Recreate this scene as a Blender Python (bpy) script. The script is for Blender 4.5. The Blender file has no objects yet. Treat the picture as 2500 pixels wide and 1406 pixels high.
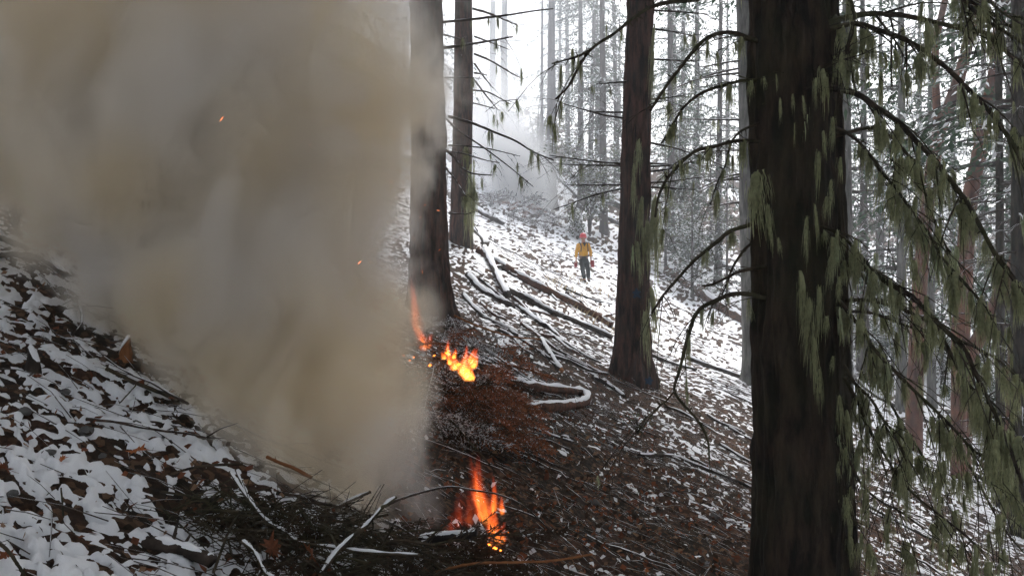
import bpy, math, random
import numpy as np
from mathutils import Vector, Matrix

# ------------------------------------------------------------------ camera, sky, sun, exposure
SC = bpy.context.scene
COL = SC.collection
FPX = 2080.0                                   # focal length in pixels of the 2500 px wide photograph
cam_d = bpy.data.cameras.new('camera')
cam_d.sensor_width = 36.0
cam_d.lens = 36.0 * FPX / 2500.0
cam_d.clip_start = 0.05
cam_d.clip_end = 1500.0
cam = bpy.data.objects.new('camera', cam_d)
cam.location = (0, 0, 0)
cam.rotation_euler = (math.radians(90), 0, 0)
COL.objects.link(cam)
SC.camera = cam

SUN_EL, SUN_AZ = 58.0, 20.0                    # azimuth: degrees to the right of the view direction
W = bpy.data.worlds.new('World')
SC.world = W
W.use_nodes = True
wn = W.node_tree.nodes
wl = W.node_tree.links
for n in list(wn):
    wn.remove(n)
sky = wn.new('ShaderNodeTexSky')
sky.sky_type = 'NISHITA'
sky.sun_disc = False
sky.sun_elevation = math.radians(SUN_EL)
sky.sun_rotation = math.radians(SUN_AZ)
sky.dust_density = 4.0
sky.air_density = 1.0
hs = wn.new('ShaderNodeHueSaturation')
hs.inputs['Saturation'].default_value = 0.22      # cloud cover greys the blue out
bg = wn.new('ShaderNodeBackground')
bg.inputs['Strength'].default_value = 0.15
wo = wn.new('ShaderNodeOutputWorld')
wl.new(sky.outputs[0], hs.inputs['Color'])
wl.new(hs.outputs[0], bg.inputs['Color'])
wl.new(bg.outputs[0], wo.inputs['Surface'])

sd = bpy.data.lights.new('sun', 'SUN')
sd.energy = 1.5
sd.angle = math.radians(25)
sd.color = (1.0, 0.97, 0.93)
sun = bpy.data.objects.new('sun', sd)
el, az = math.radians(SUN_EL), math.radians(SUN_AZ)
sun_dir = Vector((math.sin(az) * math.cos(el), math.cos(az) * math.cos(el), math.sin(el)))
sun.rotation_euler = (-sun_dir).to_track_quat('-Z', 'Y').to_euler()
sun.location = sun_dir * 100
COL.objects.link(sun)

SC.view_settings.view_transform = 'Standard'
SC.view_settings.look = 'None'
SC.view_settings.gamma = 1.0
SC.view_settings.exposure = 1.2
SC.view_settings.use_curve_mapping = False
SC.render.engine = 'CYCLES'
cy = SC.cycles
cy.use_denoising = True
cy.max_bounces = 7
cy.diffuse_bounces = 2
cy.glossy_bounces = 2
cy.transmission_bounces = 2
cy.volume_bounces = 6
cy.transparent_max_bounces = 8
cy.volume_max_steps = 256
cy.caustics_reflective = False
cy.caustics_refractive = False
cy.sample_clamp_indirect = 6.0
cy.use_adaptive_sampling = True
cy.adaptive_threshold = 0.045

R = random.Random(7)
NR = np.random.RandomState(11)

# ------------------------------------------------------------------ noise
_perm = np.random.RandomState(5).permutation(256)
_perm = np.concatenate([_perm, _perm, _perm])
_g = np.array([[1,1,0],[-1,1,0],[1,-1,0],[-1,-1,0],[1,0,1],[-1,0,1],[1,0,-1],[-1,0,-1],[0,1,1],[0,-1,1],[0,1,-1],[0,-1,-1],
               [1,1,0],[-1,1,0],[0,-1,1],[0,-1,-1]], float)

def perlin(x, y, z=0.0):
    x, y, z = np.broadcast_arrays(np.asarray(x, float), np.asarray(y, float), np.asarray(z, float))
    xi, yi, zi = np.floor(x), np.floor(y), np.floor(z)
    xf, yf, zf = x - xi, y - yi, z - zi
    X, Y, Z = xi.astype(int) & 255, yi.astype(int) & 255, zi.astype(int) & 255
    f = lambda t: t * t * t * (t * (t * 6 - 15) + 10)
    u, v, w = f(xf), f(yf), f(zf)
    out = 0.0
    for i in (0, 1):
        for j in (0, 1):
            for k in (0, 1):
                h = _perm[_perm[_perm[(X + i) & 255] + ((Y + j) & 255)] + ((Z + k) & 255)] & 15
                g = _g[h]
                d = g[..., 0] * (xf - i) + g[..., 1] * (yf - j) + g[..., 2] * (zf - k)
                out = out + d * (u if i else 1 - u) * (v if j else 1 - v) * (w if k else 1 - w)
    return out

def fbm(x, y, z=0.0, o=3, gain=0.5):
    s, a = 0.0, 1.0
    for i in range(o):
        s = s + a * perlin(np.asarray(x) * 2 ** i + 17.3 * i, np.asarray(y) * 2 ** i - 9.1 * i, z * 2 ** i)
        a *= gain
    return s

def sstep(a, b, x):
    t = np.clip((x - a) / (b - a), 0, 1)
    return t * t * (3 - 2 * t)

# ------------------------------------------------------------------ terrain height
def H(x, y):
    x = np.asarray(x, float)
    y = np.asarray(y, float)
    yy = np.clip(y, -30, 76)
    A = -0.438 + 0.138 * sstep(25, 75, yy)
    xs = 42 * np.tanh(x / 42)
    z = A * xs + 0.059 * yy - 1.6 + 0.0035 * np.clip(yy - 15, 0, None) ** 2
    z = z - 0.22 * np.clip(y - 76, 0, None) - 0.004 * np.clip(y - 76, 0, 60) ** 2
    z = z + 0.6 * np.exp(-(((x + 1.5) / 3.0) ** 2 + ((y - 26) / 5.0) ** 2))
    nearfade = sstep(0.0, 3.0, np.hypot(x, y))
    z = z + 0.16 * perlin(x / 3.4, y / 3.4, 1.3) * nearfade + 0.05 * perlin(x / 0.8, y / 0.8, 4.7)
    z = z + 0.9 * perlin(x / 17, y / 17, 8.1) * sstep(35, 60, np.hypot(x, y))
    return z

def Hs(x, y):
    return float(H(x, y))

def uv(px, py):
    return (px - 1250.0) / FPX, (703.0 - py) / FPX

def P(px, py, d):
    u, v = uv(px, py)
    return Vector((u * d, d, v * d))

_ds = np.geomspace(1.2, 105, 1400)
def G(px, py, dmax=105):
    u, v = uv(px, py)
    hit = (v * _ds - H(u * _ds, _ds)) < 0
    i = int(np.argmax(hit)) if hit.any() else len(_ds) - 1
    d = min(_ds[i], dmax)
    return Vector((u * d, d, Hs(u * d, d)))

# where the snow is thin (needle litter under trees and the brown bank in the middle)
BARE = [(0.9, 6.6, 2.3, 1.6, .55), (-0.1, 5.2, .9, .7, .5), (1.9, 5.4, 1.0, .9, .45), (1.9, 14.6, 1.3, 1.0, .5),
        (-1.2, 12.0, 1.2, 1.0, .4), (0.3, 9.5, 1.8, 1.5, .28), (-0.4, 4.3, .6, .35, .6), (-0.35, 6.3, .8, .5, .5),
        (3.2, 10, 2.0, 2.2, .16), (-0.6, 3.3, .6, .35, .3), (4.0, 17, 3.5, 3.0, .12)]
def cover(x, y):
    r = np.hypot(x, y)
    c = 0.075 + 0.025 * sstep(5, 12, r) - 0.16 * sstep(15, 27, r) + 0.05 * sstep(1.5, 4.5, x) * sstep(30, 12, r)
    for bx, by, rx, ry, s in BARE:
        c = c + .72 * s * np.exp(-(((x - bx) / rx) ** 2 + ((y - by) / ry) ** 2))
    c = c + 0.14 * perlin(x / 2.3, y / 2.3, 9.9)
    c = c + 0.35 * sstep(45, 62, r) * sstep(-0.1, .35, perlin(x / 9, y / 9, 2.2))
    return c

def snow_depth(x, y):
    xr = x * 0.93 + y * 0.36
    yr = -x * 0.36 + y * 0.93
    wx = xr + .035 * perlin(xr / .11, yr / .11, 12.5)
    wy = yr + .035 * perlin(xr / .11, yr / .11, 21.5)
    n = .45 * perlin(xr / .40, yr / .30, .5) + .45 * perlin(wx / .14, wy / .10, 3.5) + .9 * perlin(wx / .052, wy / .040, 7.5) + .75 * perlin(wx / .028, wy / .024, 1.5)
    return 0.026 * np.tanh((n * .62 - cover(x, y) + .07) * 3.0)

# ------------------------------------------------------------------ object helpers
def tag(o, label=None, cat=None, group=None, kind=None):
    if label: o['label'] = label
    if cat: o['category'] = cat
    if group: o['group'] = group
    if kind: o['kind'] = kind
    return o

def empty(name, loc=(0, 0, 0)):
    o = bpy.data.objects.new(name, None)
    o.empty_display_size = 0.2
    o.location = loc
    COL.objects.link(o)
    return o

def link(name, me, parent=None, loc=None, rot=None, scale=None):
    o = bpy.data.objects.new(name, me)
    COL.objects.link(o)
    if parent is not None:
        o.parent = parent
    if loc is not None: o.location = loc
    if rot is not None: o.rotation_euler = rot
    if scale is not None: o.scale = scale if hasattr(scale, '__len__') else (scale,) * 3
    return o

def grid_mesh(name, V, F, mats, smooth=True):
    """V (n,3) array, F (m,4) int array of quads"""
    me = bpy.data.meshes.new(name)
    V = np.asarray(V, np.float32)
    F = np.asarray(F, np.int32)
    me.vertices.add(len(V))
    me.vertices.foreach_set('co', V.ravel())
    me.loops.add(F.size)
    me.loops.foreach_set('vertex_index', F.ravel())
    me.polygons.add(len(F))
    me.polygons.foreach_set('loop_start', np.arange(0, F.size, F.shape[1], dtype=np.int32))
    me.polygons.foreach_set('use_smooth', np.full(len(F), smooth))
    for m in mats:
        me.materials.append(m)
    me.update(calc_edges=True)
    return me

def crom(pts, per=5):
    """Catmull-Rom resampling of a list of points"""
    p = [Vector(q) for q in pts]
    if len(p) < 3:
        return [p[0].lerp(p[-1], i / per) for i in range(per + 1)]
    p = [p[0] * 2 - p[1]] + p + [p[-1] * 2 - p[-2]]
    out = []
    for i in range(1, len(p) - 2):
        a, b, c, d = p[i - 1], p[i], p[i + 1], p[i + 2]
        for k in range(per):
            t = k / per
            out.append(0.5 * ((2 * b) + (c - a) * t + (2 * a - 5 * b + 4 * c - d) * t * t + (3 * b - a - 3 * c + d) * t ** 3))
    out.append(p[-2])
    return out

class MB:
    def __init__(s):
        s.v, s.f, s.m = [], [], []
    def add(s, V, F, m=0):
        o = len(s.v)
        s.v.extend(tuple(p) for p in V)
        s.f.extend(tuple(i + o for i in f) for f in F)
        s.m.extend([m] * len(F))
    def tube(s, pts, r0, r1=None, n=6, m=0, rough=0.0, power=1.0, rng=R, caps=True, capm=None):
        pts = [Vector(p) for p in pts]
        L = len(pts)
        if L < 2: return
        rr = r0 if isinstance(r0, (list, tuple)) else [r0 + ((r0 if r1 is None else r1) - r0) * (i / (L - 1)) ** power for i in range(L)]
        t = (pts[1] - pts[0]).normalized()
        a = t.orthogonal().normalized()
        V = []
        for i, p in enumerate(pts):
            tt = (pts[min(i + 1, L - 1)] - pts[max(i - 1, 0)])
            if tt.length > 1e-9: t = tt.normalized()
            a = (a - t * a.dot(t))
            a = a.normalized() if a.length > 1e-6 else t.orthogonal().normalized()
            b = t.cross(a)
            for k in range(n):
                th = 2 * math.pi * k / n
                q = rr[i] * (1 + (rng.uniform(-rough, rough) if rough else 0))
                V.append(p + (a * math.cos(th) + b * math.sin(th)) * q)
        F = [(i * n + k, i * n + (k + 1) % n, (i + 1) * n + (k + 1) % n, (i + 1) * n + k) for i in range(L - 1) for k in range(n)]
        s.add(V, F, m)
        if caps:
            o = len(s.v) - L * n
            s.f.append(tuple(o + k for k in reversed(range(n)))); s.m.append(m if capm is None else capm)
            s.f.append(tuple(o + (L - 1) * n + k for k in range(n))); s.m.append(m if capm is None else capm)
    def mesh(s, name, mats, smooth=True):
        me = bpy.data.meshes.new(name)
        me.from_pydata(s.v, [], s.f)
        for m in mats:
            me.materials.append(m)
        if len(mats) > 1:
            me.polygons.foreach_set('material_index', np.array(s.m, np.int32))
        me.polygons.foreach_set('use_smooth', np.full(len(s.f), smooth))
        me.update()
        return me

# ------------------------------------------------------------------ materials
def newmat(name):
    m = bpy.data.materials.new(name)
    m.use_nodes = True
    nt = m.node_tree
    b = nt.nodes['Principled BSDF']
    return m, nt, b

def noise_node(nt, scale, detail=4, rough=.6, vec=None, stretch=None, coord='Object'):
    tc = nt.nodes.new('ShaderNodeTexCoord')
    v = tc.outputs[coord]
    if stretch:
        mp = nt.nodes.new('ShaderNodeMapping')
        mp.inputs['Scale'].default_value = stretch
        nt.links.new(v, mp.inputs['Vector'])
        v = mp.outputs[0]
    n = nt.nodes.new('ShaderNodeTexNoise')
    n.inputs['Scale'].default_value = scale
    n.inputs['Detail'].default_value = detail
    n.inputs['Roughness'].default_value = rough
    nt.links.new(v, n.inputs['Vector'])
    return n.outputs[0]

def ramp(nt, fac, stops):
    r = nt.nodes.new('ShaderNodeValToRGB')
    e = r.color_ramp.elements
    while len(e) < len(stops):
        e.new(0.5)
    for i, (p, c) in enumerate(stops):
        e[i].position = p
        e[i].color = (c[0], c[1], c[2], 1)
    nt.links.new(fac, r.inputs[0])
    return r.outputs[0]

def mixc(nt, fac, a, b):
    m = nt.nodes.new('ShaderNodeMix')
    m.data_type = 'RGBA'
    for sock, v in ((m.inputs[0], fac), (m.inputs[6], a), (m.inputs[7], b)):
        if hasattr(v, 'is_linked'): nt.links.new(v, sock)
        elif isinstance(v, (int, float)): sock.default_value = v
        else: sock.default_value = (v[0], v[1], v[2], 1)
    return m.outputs[2]

def math_node(nt, op, a, b=None, c=None, clamp=False):
    m = nt.nodes.new('ShaderNodeMath')
    m.operation = op
    m.use_clamp = clamp
    for i, v in enumerate((a, b, c)):
        if v is None: continue
        if hasattr(v, 'is_linked'): nt.links.new(v, m.inputs[i])
        else: m.inputs[i].default_value = v
    return m.outputs[0]

def bump(nt, b, height, strength=.5, dist=.02):
    n = nt.nodes.new('ShaderNodeBump')
    n.inputs['Strength'].default_value = strength
    n.inputs['Distance'].default_value = dist
    nt.links.new(height, n.inputs['Height'])
    nt.links.new(n.outputs[0], b.inputs['Normal'])

SNOWC = (0.80, 0.82, 0.86)
def snow_on_top(nt, b, col, lo, hi, scale=9):
    """snow lying on faces that look up"""
    g = nt.nodes.new('ShaderNodeNewGeometry')
    sx = nt.nodes.new('ShaderNodeSeparateXYZ')
    nt.links.new(g.outputs['Normal'], sx.inputs[0])
    n = noise_node(nt, scale, 3, .6)
    up = math_node(nt, 'MULTIPLY_ADD', n, .9, sx.outputs[2])
    mr = nt.nodes.new('ShaderNodeMapRange')
    mr.interpolation_type = 'SMOOTHSTEP'
    mr.inputs['From Min'].default_value = lo
    mr.inputs['From Max'].default_value = hi
    nt.links.new(up, mr.inputs['Value'])
    return mixc(nt, mr.outputs[0], col, SNOWC)

def bark_mat(name, dark, light, tint=None, tint_amt=.5, scale=9, stretch=(1, 1, .18), snow=None, bumpd=.02, rough=.92):
    m, nt, b = newmat(name)
    n = noise_node(nt, scale, 6, .65, stretch=stretch)
    c = ramp(nt, n, [(.40, dark), (.64, light)])
    if tint:
        n2 = noise_node(nt, 2.3, 4, .6)
        f = ramp(nt, n2, [(.42, (0, 0, 0)), (.68, (tint_amt,) * 3)])
        c = mixc(nt, f, c, tint)
    if snow:
        c = snow_on_top(nt, b, c, *snow)
    nt.links.new(c, b.inputs['Base Color'])
    b.inputs['Roughness'].default_value = rough
    b.inputs['Specular IOR Level'].default_value = .2
    bump(nt, b, n, .8, bumpd)
    return m

def flat_mat(name, a, c=None, scale=12, rough=.85, spec=.25, bumpd=.003):
    m, nt, b = newmat(name)
    n = noise_node(nt, scale, 4, .6)
    col = ramp(nt, n, [(.3, a), (.75, c or tuple(min(1, x * 1.5) for x in a))])
    nt.links.new(col, b.inputs['Base Color'])
    b.inputs['Roughness'].default_value = rough
    b.inputs['Specular IOR Level'].default_value = spec
    bump(nt, b, n, .4, bumpd)
    return m

def leaf_mat(name, a, c, trans=.3, scale=1.5):
    m, nt, b = newmat(name)
    n = noise_node(nt, scale, 3, .6)
    col = ramp(nt, n, [(.3, a), (.72, c)])
    nt.links.new(col, b.inputs['Base Color'])
    b.inputs['Roughness'].default_value = .8
    b.inputs['Specular IOR Level'].default_value = .2
    t = nt.nodes.new('ShaderNodeBsdfTranslucent')
    nt.links.new(col, t.inputs['Color'])
    mx = nt.nodes.new('ShaderNodeMixShader')
    mx.inputs[0].default_value = trans
    out = nt.nodes['Material Output']
    nt.links.new(b.outputs[0], mx.inputs[1])
    nt.links.new(t.outputs[0], mx.inputs[2])
    nt.links.new(mx.outputs[0], out.inputs['Surface'])
    return m

M = {}
M['fir_bark'] = bark_mat('fir_bark', (.012, .009, .008), (.10, .075, .062), (.035, .045, .02), .35)
M['mossy_bark'] = bark_mat('mossy_bark', (.005, .004, .003), (.055, .038, .026), (.026, .029, .014), .6, scale=13, stretch=(1, 1, .22), bumpd=.05)
M['red_bark'] = bark_mat('red_bark', (.010, .006, .005), (.125, .062, .046), (.04, .036, .03), .5, scale=14, stretch=(1, 1, .15), bumpd=.05)
M['grey_bark'] = bark_mat('grey_bark', (.05, .048, .045), (.17, .165, .155), (.08, .085, .06), .4)
M['far_bark'] = bark_mat('far_bark', (.03, .025, .023), (.10, .085, .08), None, scale=5)
M['madrone_bark'] = bark_mat('madrone_bark', (.10, .036, .022), (.24, .10, .06), (.035, .03, .025), .7, scale=3, stretch=(1, 1, .35), bumpd=.006, rough=.65)
M['branch_bark'] = bark_mat('branch_bark', (.016, .013, .010), (.07, .052, .038), (.06, .07, .025), .6, scale=18, stretch=(1, 1, 1), bumpd=.006)
M['twig_snow'] = bark_mat('twig_snow', (.020, .015, .012), (.085, .062, .05), None, scale=14, stretch=(1, 1, 1), snow=(1.05, 1.25), bumpd=.004)
M['twig_dusted'] = bark_mat('twig_dusted', (.020, .015, .012), (.09, .065, .05), None, scale=14, stretch=(1, 1, 1), snow=(1.22, 1.4), bumpd=.004)
M['stick_bark'] = bark_mat('stick_bark', (.018, .014, .010), (.085, .060, .040), (.05, .06, .025), .4, scale=16, stretch=(1, 1, 1), bumpd=.006)
M['log_bark'] = bark_mat('log_bark', (.014, .011, .009), (.06, .045, .036), None, scale=9, stretch=(1, 1, 1), bumpd=.015)
M['rotten_wood'] = bark_mat('rotten_wood', (.035, .016, .010), (.13, .055, .03), None, scale=9, stretch=(1, 1, 1), bumpd=.015)
M['cut_wood'] = flat_mat('cut_wood', (.28, .12, .05), (.45, .22, .10), 20)
M['orange_wood'] = flat_mat('orange_wood', (.16, .06, .022), (.30, .13, .05), 20)
M['lichen'] = leaf_mat('lichen', (.19, .205, .105), (.43, .445, .26), .4, 9)
M['lichen_pale'] = leaf_mat('lichen_pale', (.28, .32, .18), (.46, .5, .32), .3, 9)
M['needle'] = leaf_mat('needle', (.016, .040, .022), (.05, .095, .05), .2, 1.2)
M['needle_snow'] = leaf_mat('needle_snow', (.68, .71, .75), (.84, .86, .88), .25, 3)
M['broadleaf'] = leaf_mat('broadleaf', (.05, .07, .03), (.12, .14, .06), .3, 2)
M['dead_needle'] = leaf_mat('dead_needle', (.17, .062, .032), (.42, .16, .08), .35, 6)
M['leaf_dark'] = leaf_mat('leaf_dark', (.022, .015, .010), (.075, .045, .028), .15, 8)
M['leaf_russet'] = leaf_mat('leaf_russet', (.10, .035, .018), (.24, .085, .04), .3, 8)
M['leaf_tan'] = leaf_mat('leaf_tan', (.17, .10, .06), (.34, .21, .13), .3, 8)
M['leaf_orange'] = leaf_mat('leaf_orange', (.26, .075, .022), (.48, .16, .05), .3, 8)
M['dry_grass'] = leaf_mat('dry_grass', (.26, .19, .10), (.45, .35, .20), .3, 3)
M['moss'] = leaf_mat('moss', (.03, .045, .010), (.09, .12, .03), .2, 14)
M['stone'] = flat_mat('stone', (.05, .05, .05), (.16, .155, .15), 7, bumpd=.01)
M['char'] = flat_mat('char', (.008, .007, .007), (.03, .026, .024), 14, bumpd=.01)
M['paint_blue'] = flat_mat('paint_blue', (.012, .025, .05), (.02, .06, .11), 60)

m, nt, b = newmat('snow')
n = noise_node(nt, 26, 5, .6, coord='Object')
n2 = noise_node(nt, 1.1, 4, .6, coord='Object')
c = ramp(nt, n2, [(.3, (.74, .76, .80)), (.7, (.86, .87, .90))])
nt.links.new(c, b.inputs['Base Color'])
b.inputs['Roughness'].default_value = .75
b.inputs['Specular IOR Level'].default_value = .2
b.inputs['Subsurface Weight'].default_value = 0
bump(nt, b, n, .5, .012)
M['snow'] = m

m, nt, b = newmat('litter_ground')
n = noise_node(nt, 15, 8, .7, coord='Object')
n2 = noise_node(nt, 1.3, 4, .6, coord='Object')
c1 = ramp(nt, n, [(.30, (.006, .005, .004)), (.50, (.022, .017, .011)), (.64, (.060, .038, .022)), (.80, (.15, .10, .065))])  # litter tones darkened to carry the shade of gaps between snow lumps
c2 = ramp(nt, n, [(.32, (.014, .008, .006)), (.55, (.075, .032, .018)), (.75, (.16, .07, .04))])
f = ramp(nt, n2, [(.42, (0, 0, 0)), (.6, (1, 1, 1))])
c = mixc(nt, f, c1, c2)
tcl = nt.nodes.new('ShaderNodeTexCoord')
vor = nt.nodes.new('ShaderNodeTexVoronoi')
vor.inputs['Scale'].default_value = 34
vor.inputs['Randomness'].default_value = 1.0
nt.links.new(tcl.outputs['Object'], vor.inputs['Vector'])
sv = nt.nodes.new('ShaderNodeSeparateColor')
nt.links.new(vor.outputs['Color'], sv.inputs[0])
lf = ramp(nt, sv.outputs[0], [(0, (.007, .006, .005)), (.5, (.025, .018, .012)), (.72, (.08, .042, .026)), (.93, (.22, .13, .08))])
c = mixc(nt, .5, c, lf)
nt.links.new(c, b.inputs['Base Color'])
b.inputs['Roughness'].default_value = .95
b.inputs['Specular IOR Level'].default_value = .15
bump(nt, b, n, 1.0, .03)
M['litter_ground'] = m

# ------------------------------------------------------------------ ground and snow sheets
fine = np.radians(np.arange(-46, 46.01, .15))
coarse = np.radians(np.arange(48, 312.1, 4.0))
TH = np.concatenate([fine, coarse])
rs = [0.35]
while rs[-1] < 1.7: rs.append(rs[-1] * 1.016)
while rs[-1] < 9: rs.append(rs[-1] * 1.005)
while rs[-1] < 100: rs.append(rs[-1] * 1.009)
while rs[-1] < 500: rs.append(rs[-1] * 1.06)
RS = np.array(rs)
TT, RR = np.meshgrid(TH, RS)
GX, GY = RR * np.sin(TT), RR * np.cos(TT)
base = H(GX, GY)
nearw = sstep(24, 9, RR)
rough_g = (.022 * perlin(GX / .11, GY / .09, 2.5) + .018 * perlin(GX / .05, GY / .045, 6.5) - .008) * nearw
nth, nr = len(TH), len(RS)
idx = np.arange(nth * nr).reshape(nr, nth)
nxt = np.roll(idx, -1, axis=1)
Fq = np.stack([idx[:-1], idx[1:], nxt[1:], nxt[:-1]], -1).reshape(-1, 4)
Vg = np.stack([GX, GY, base + rough_g], -1).reshape(-1, 3)
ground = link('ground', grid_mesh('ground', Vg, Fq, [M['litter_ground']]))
tag(ground, kind='structure')
dep = snow_depth(GX, GY)
lump = .016 * perlin(GX / .10, GY / .085, 5.1) + .020 * perlin(GX / .28, GY / .22, 7.7)
Sz = base + rough_g * np.where(dep > 0, .75, 1) + np.where(dep > 0, dep + lump * np.clip(dep / .02, 0, 1), dep * 1.6)
Vs = np.stack([GX, GY, Sz], -1).reshape(-1, 3)
keep = (Sz.ravel() > (base + rough_g).ravel() - .012)
keepr = (RR.ravel() < 110)
Fs = Fq[(keep[Fq].any(1)) & keepr[Fq].all(1)]
used, inv = np.unique(Fs, return_inverse=True)
snow = link('snow_cover', grid_mesh('snow_cover', Vs[used], inv.reshape(-1, 4), [M['snow']]))
tag(snow, 'thin broken snow lying over the leaf litter of the slope', 'snow', kind='stuff')
del Vg, Vs, Fq, Fs

# ------------------------------------------------------------------ trunks and branches
def trunk_mesh(name, h, r_base, mat, lean=(0, 0), nseg=14, ring=.6, flare=.35, furrow=.05, seed=0, top=.25, bend=0, path=None):
    """a trunk standing on z=0; lean = x,y drift per metre; flare = extra radius at the foot"""
    rng = np.random.RandomState(seed)
    zs = [-.6, -.3, 0]
    while zs[-1] < h:
        zs.append(zs[-1] + ring * (1 if zs[-1] > 1.2 else .35) * (1 + max(0, zs[-1] - 9) * .12))
    zs = np.array(zs)
    th = np.linspace(0, 2 * np.pi, nseg, endpoint=False)
    Z, T = np.meshgrid(zs, th, indexing='ij')
    f = np.clip(Z / h, 0, 1)
    rad = r_base * (1 - f * (1 - top)) * (1 + flare * np.exp(-np.clip(Z, 0, None) / (r_base * 1.6)))
    ph = seed * 1.37
    lobes = 1 + .28 * flare * np.exp(-np.clip(Z, 0, None) / (r_base * 2.2)) * np.cos(T * 5 + ph) + .03 * np.cos(T * 2 + ph)
    rad = rad * lobes
    k = 1 / max(.05, r_base * .30)
    cx, cy_ = np.cos(T) * r_base, np.sin(T) * r_base
    nz = perlin(cx * k + ph, cy_ * k, Z * k * .16) + .7 * perlin(cx * k * 2.2, cy_ * k * 2.2 + ph, Z * k * .45)
    rad = rad * (1 + furrow * nz)
    bx = bend * np.sin(f * np.pi * 1.3)
    X = np.cos(T) * rad + lean[0] * Z + bx + .04 * r_base * np.sin(Z * .9 + ph)
    Y = np.sin(T) * rad + lean[1] * Z
    nz_, ns = Z.shape
    idx = np.arange(nz_ * ns).reshape(nz_, ns)
    nx = np.roll(idx, -1, 1)
    F = np.stack([idx[:-1], nx[:-1], nx[1:], idx[1:]], -1).reshape(-1, 4)
    return grid_mesh(name, np.stack([X, Y, Z], -1).reshape(-1, 3), F, [mat])

def conifer_crown(name, hc, rmax, seed, levels=22, per=5, snow=.22, step=.15, spr=.25, droop=.38):
    rng = random.Random(seed)
    mb = MB()
    V, F, MI = [], [], []
    for li in range(levels):
        t = li / levels
        for k in range(per):
            z = hc * (t + rng.uniform(-.5, .5) / levels)
            L = rmax * (1 - t) ** .75 * rng.uniform(.55, 1.1) + .3
            a = rng.uniform(0, 2 * math.pi)
            dirv = Vector((math.cos(a), math.sin(a), 0))
            side = Vector((-dirv.y, dirv.x, 0))
            wob = rng.uniform(-.25, .25)
            fn = lambda s: Vector((0, 0, z)) + dirv * (L * s) + side * (L * wob * s * s) + Vector((0, 0, L * (.12 * s - droop * s * s)))
            mb.tube([fn(i / 5) for i in range(6)], .012 + .010 * L, .004, n=3, m=0, caps=False)
            ns = max(3, int(L * .85 / .27))
            for j in range(ns):
                s = .15 + .85 * (j + rng.random() * .6) / ns
                p0 = fn(s)
                tan = (fn(min(1, s + .05)) - fn(s - .05)).normalized()
                for sg in (-1, 1):
                    l = (.30 + .34 * L * (1 - s * .75)) * rng.uniform(.6, 1.1)
                    d = (tan * .75 + side * sg * .75 + Vector((0, 0, rng.uniform(-.35, .05)))).normalized()
                    q = int(max(2, l / step))
                    for i in range(q):
                        c = p0 + d * (l * (i + .4) / q) + Vector((0, 0, -.22 * l * ((i + .5) / q) ** 2))
                        ln = spr * rng.uniform(.6, 1.2)
                        dd = (d + Vector((rng.uniform(-.6, .6), rng.uniform(-.6, .6), rng.uniform(-.45, .25)))).normalized()
                        w = dd.cross(Vector((rng.uniform(-.5, .5), rng.uniform(-.5, .5), 1))).normalized() * (ln * rng.uniform(.16, .28))
                        o = len(V)
                        V += [c - dd * ln * .3, c + w, c + dd * ln * .7, c - w]
                        F.append((o, o + 1, o + 2, o + 3))
                        MI.append(2 if rng.random() < snow else 1)
    o = len(mb.v)
    mb.v.extend(tuple(p) for p in V)
    mb.f.extend(tuple(i + o for i in f) for f in F)
    mb.m.extend(MI)
    return mb.mesh(name, [M['far_bark'], M['needle'], M['needle_snow']], smooth=False)

CROWN = [conifer_crown('crown_a', 15, 3.6, 1, 15, 5, .20), conifer_crown('crown_b', 12, 2.7, 2, 15, 5, .26),
         conifer_crown('crown_c', 14, 3.1, 3, 14, 5, .18), conifer_crown('crown_d', 8, 2.0, 4, 14, 5, .30, spr=.2)]
CANOPY = [conifer_crown('canopy_a', 14, 4.6, 21, 20, 7, .15, step=.2, spr=.46), conifer_crown('canopy_b', 16, 4.4, 22, 22, 7, .15, step=.2, spr=.46)]

def dead_branch_path(rng, L, a, droop=.25, z=0):
    d = Vector((math.cos(a), math.sin(a), 0))
    s_ = Vector((-d.y, d.x, 0))
    w = rng.uniform(-.3, .3)
    return [Vector((0, 0, z)) + d * (L * s) + s_ * (L * w * s * s + rng.uniform(-.02, .02) * L) + Vector((0, 0, L * (rng.uniform(.02, .1) * s - droop * s * s))) for s in (0, .2, .4, .6, .8, 1)]

def lower_branches(name, z0, z1, n, L, seed, mat):
    rng = random.Random(seed)
    mb = MB()
    for i in range(n):
        z = rng.uniform(z0, z1)
        l = L * rng.uniform(.4, 1.15)
        pts = dead_branch_path(rng, l, rng.uniform(0, 6.283), rng.uniform(.0, .5), z)
        mb.tube(pts, .010 + .012 * l, .004, n=4, caps=False, rng=rng)
        for k in range(int(3 + l * 2.5)):
            s = rng.uniform(.25, 1)
            i0 = min(4, int(s * 5))
            p = pts[i0].lerp(pts[i0 + 1], s * 5 - i0)
            d = (pts[i0 + 1] - pts[i0]).normalized()
            e = (d + Vector((rng.uniform(-1, 1), rng.uniform(-1, 1), rng.uniform(-.5, .2)))).normalized()
            l2 = l * rng.uniform(.12, .4)
            mb.tube([p, p + e * l2 * .5, p + e * l2 + Vector((0, 0, -.12 * l2))], .007, .003, n=3, caps=False)
    return mb.mesh(name, [mat])

LOWER = [lower_branches('lower_branches', 1.6, 10, 34, 2.3, 31 + i, M['twig_snow']) for i in range(3)]

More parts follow.
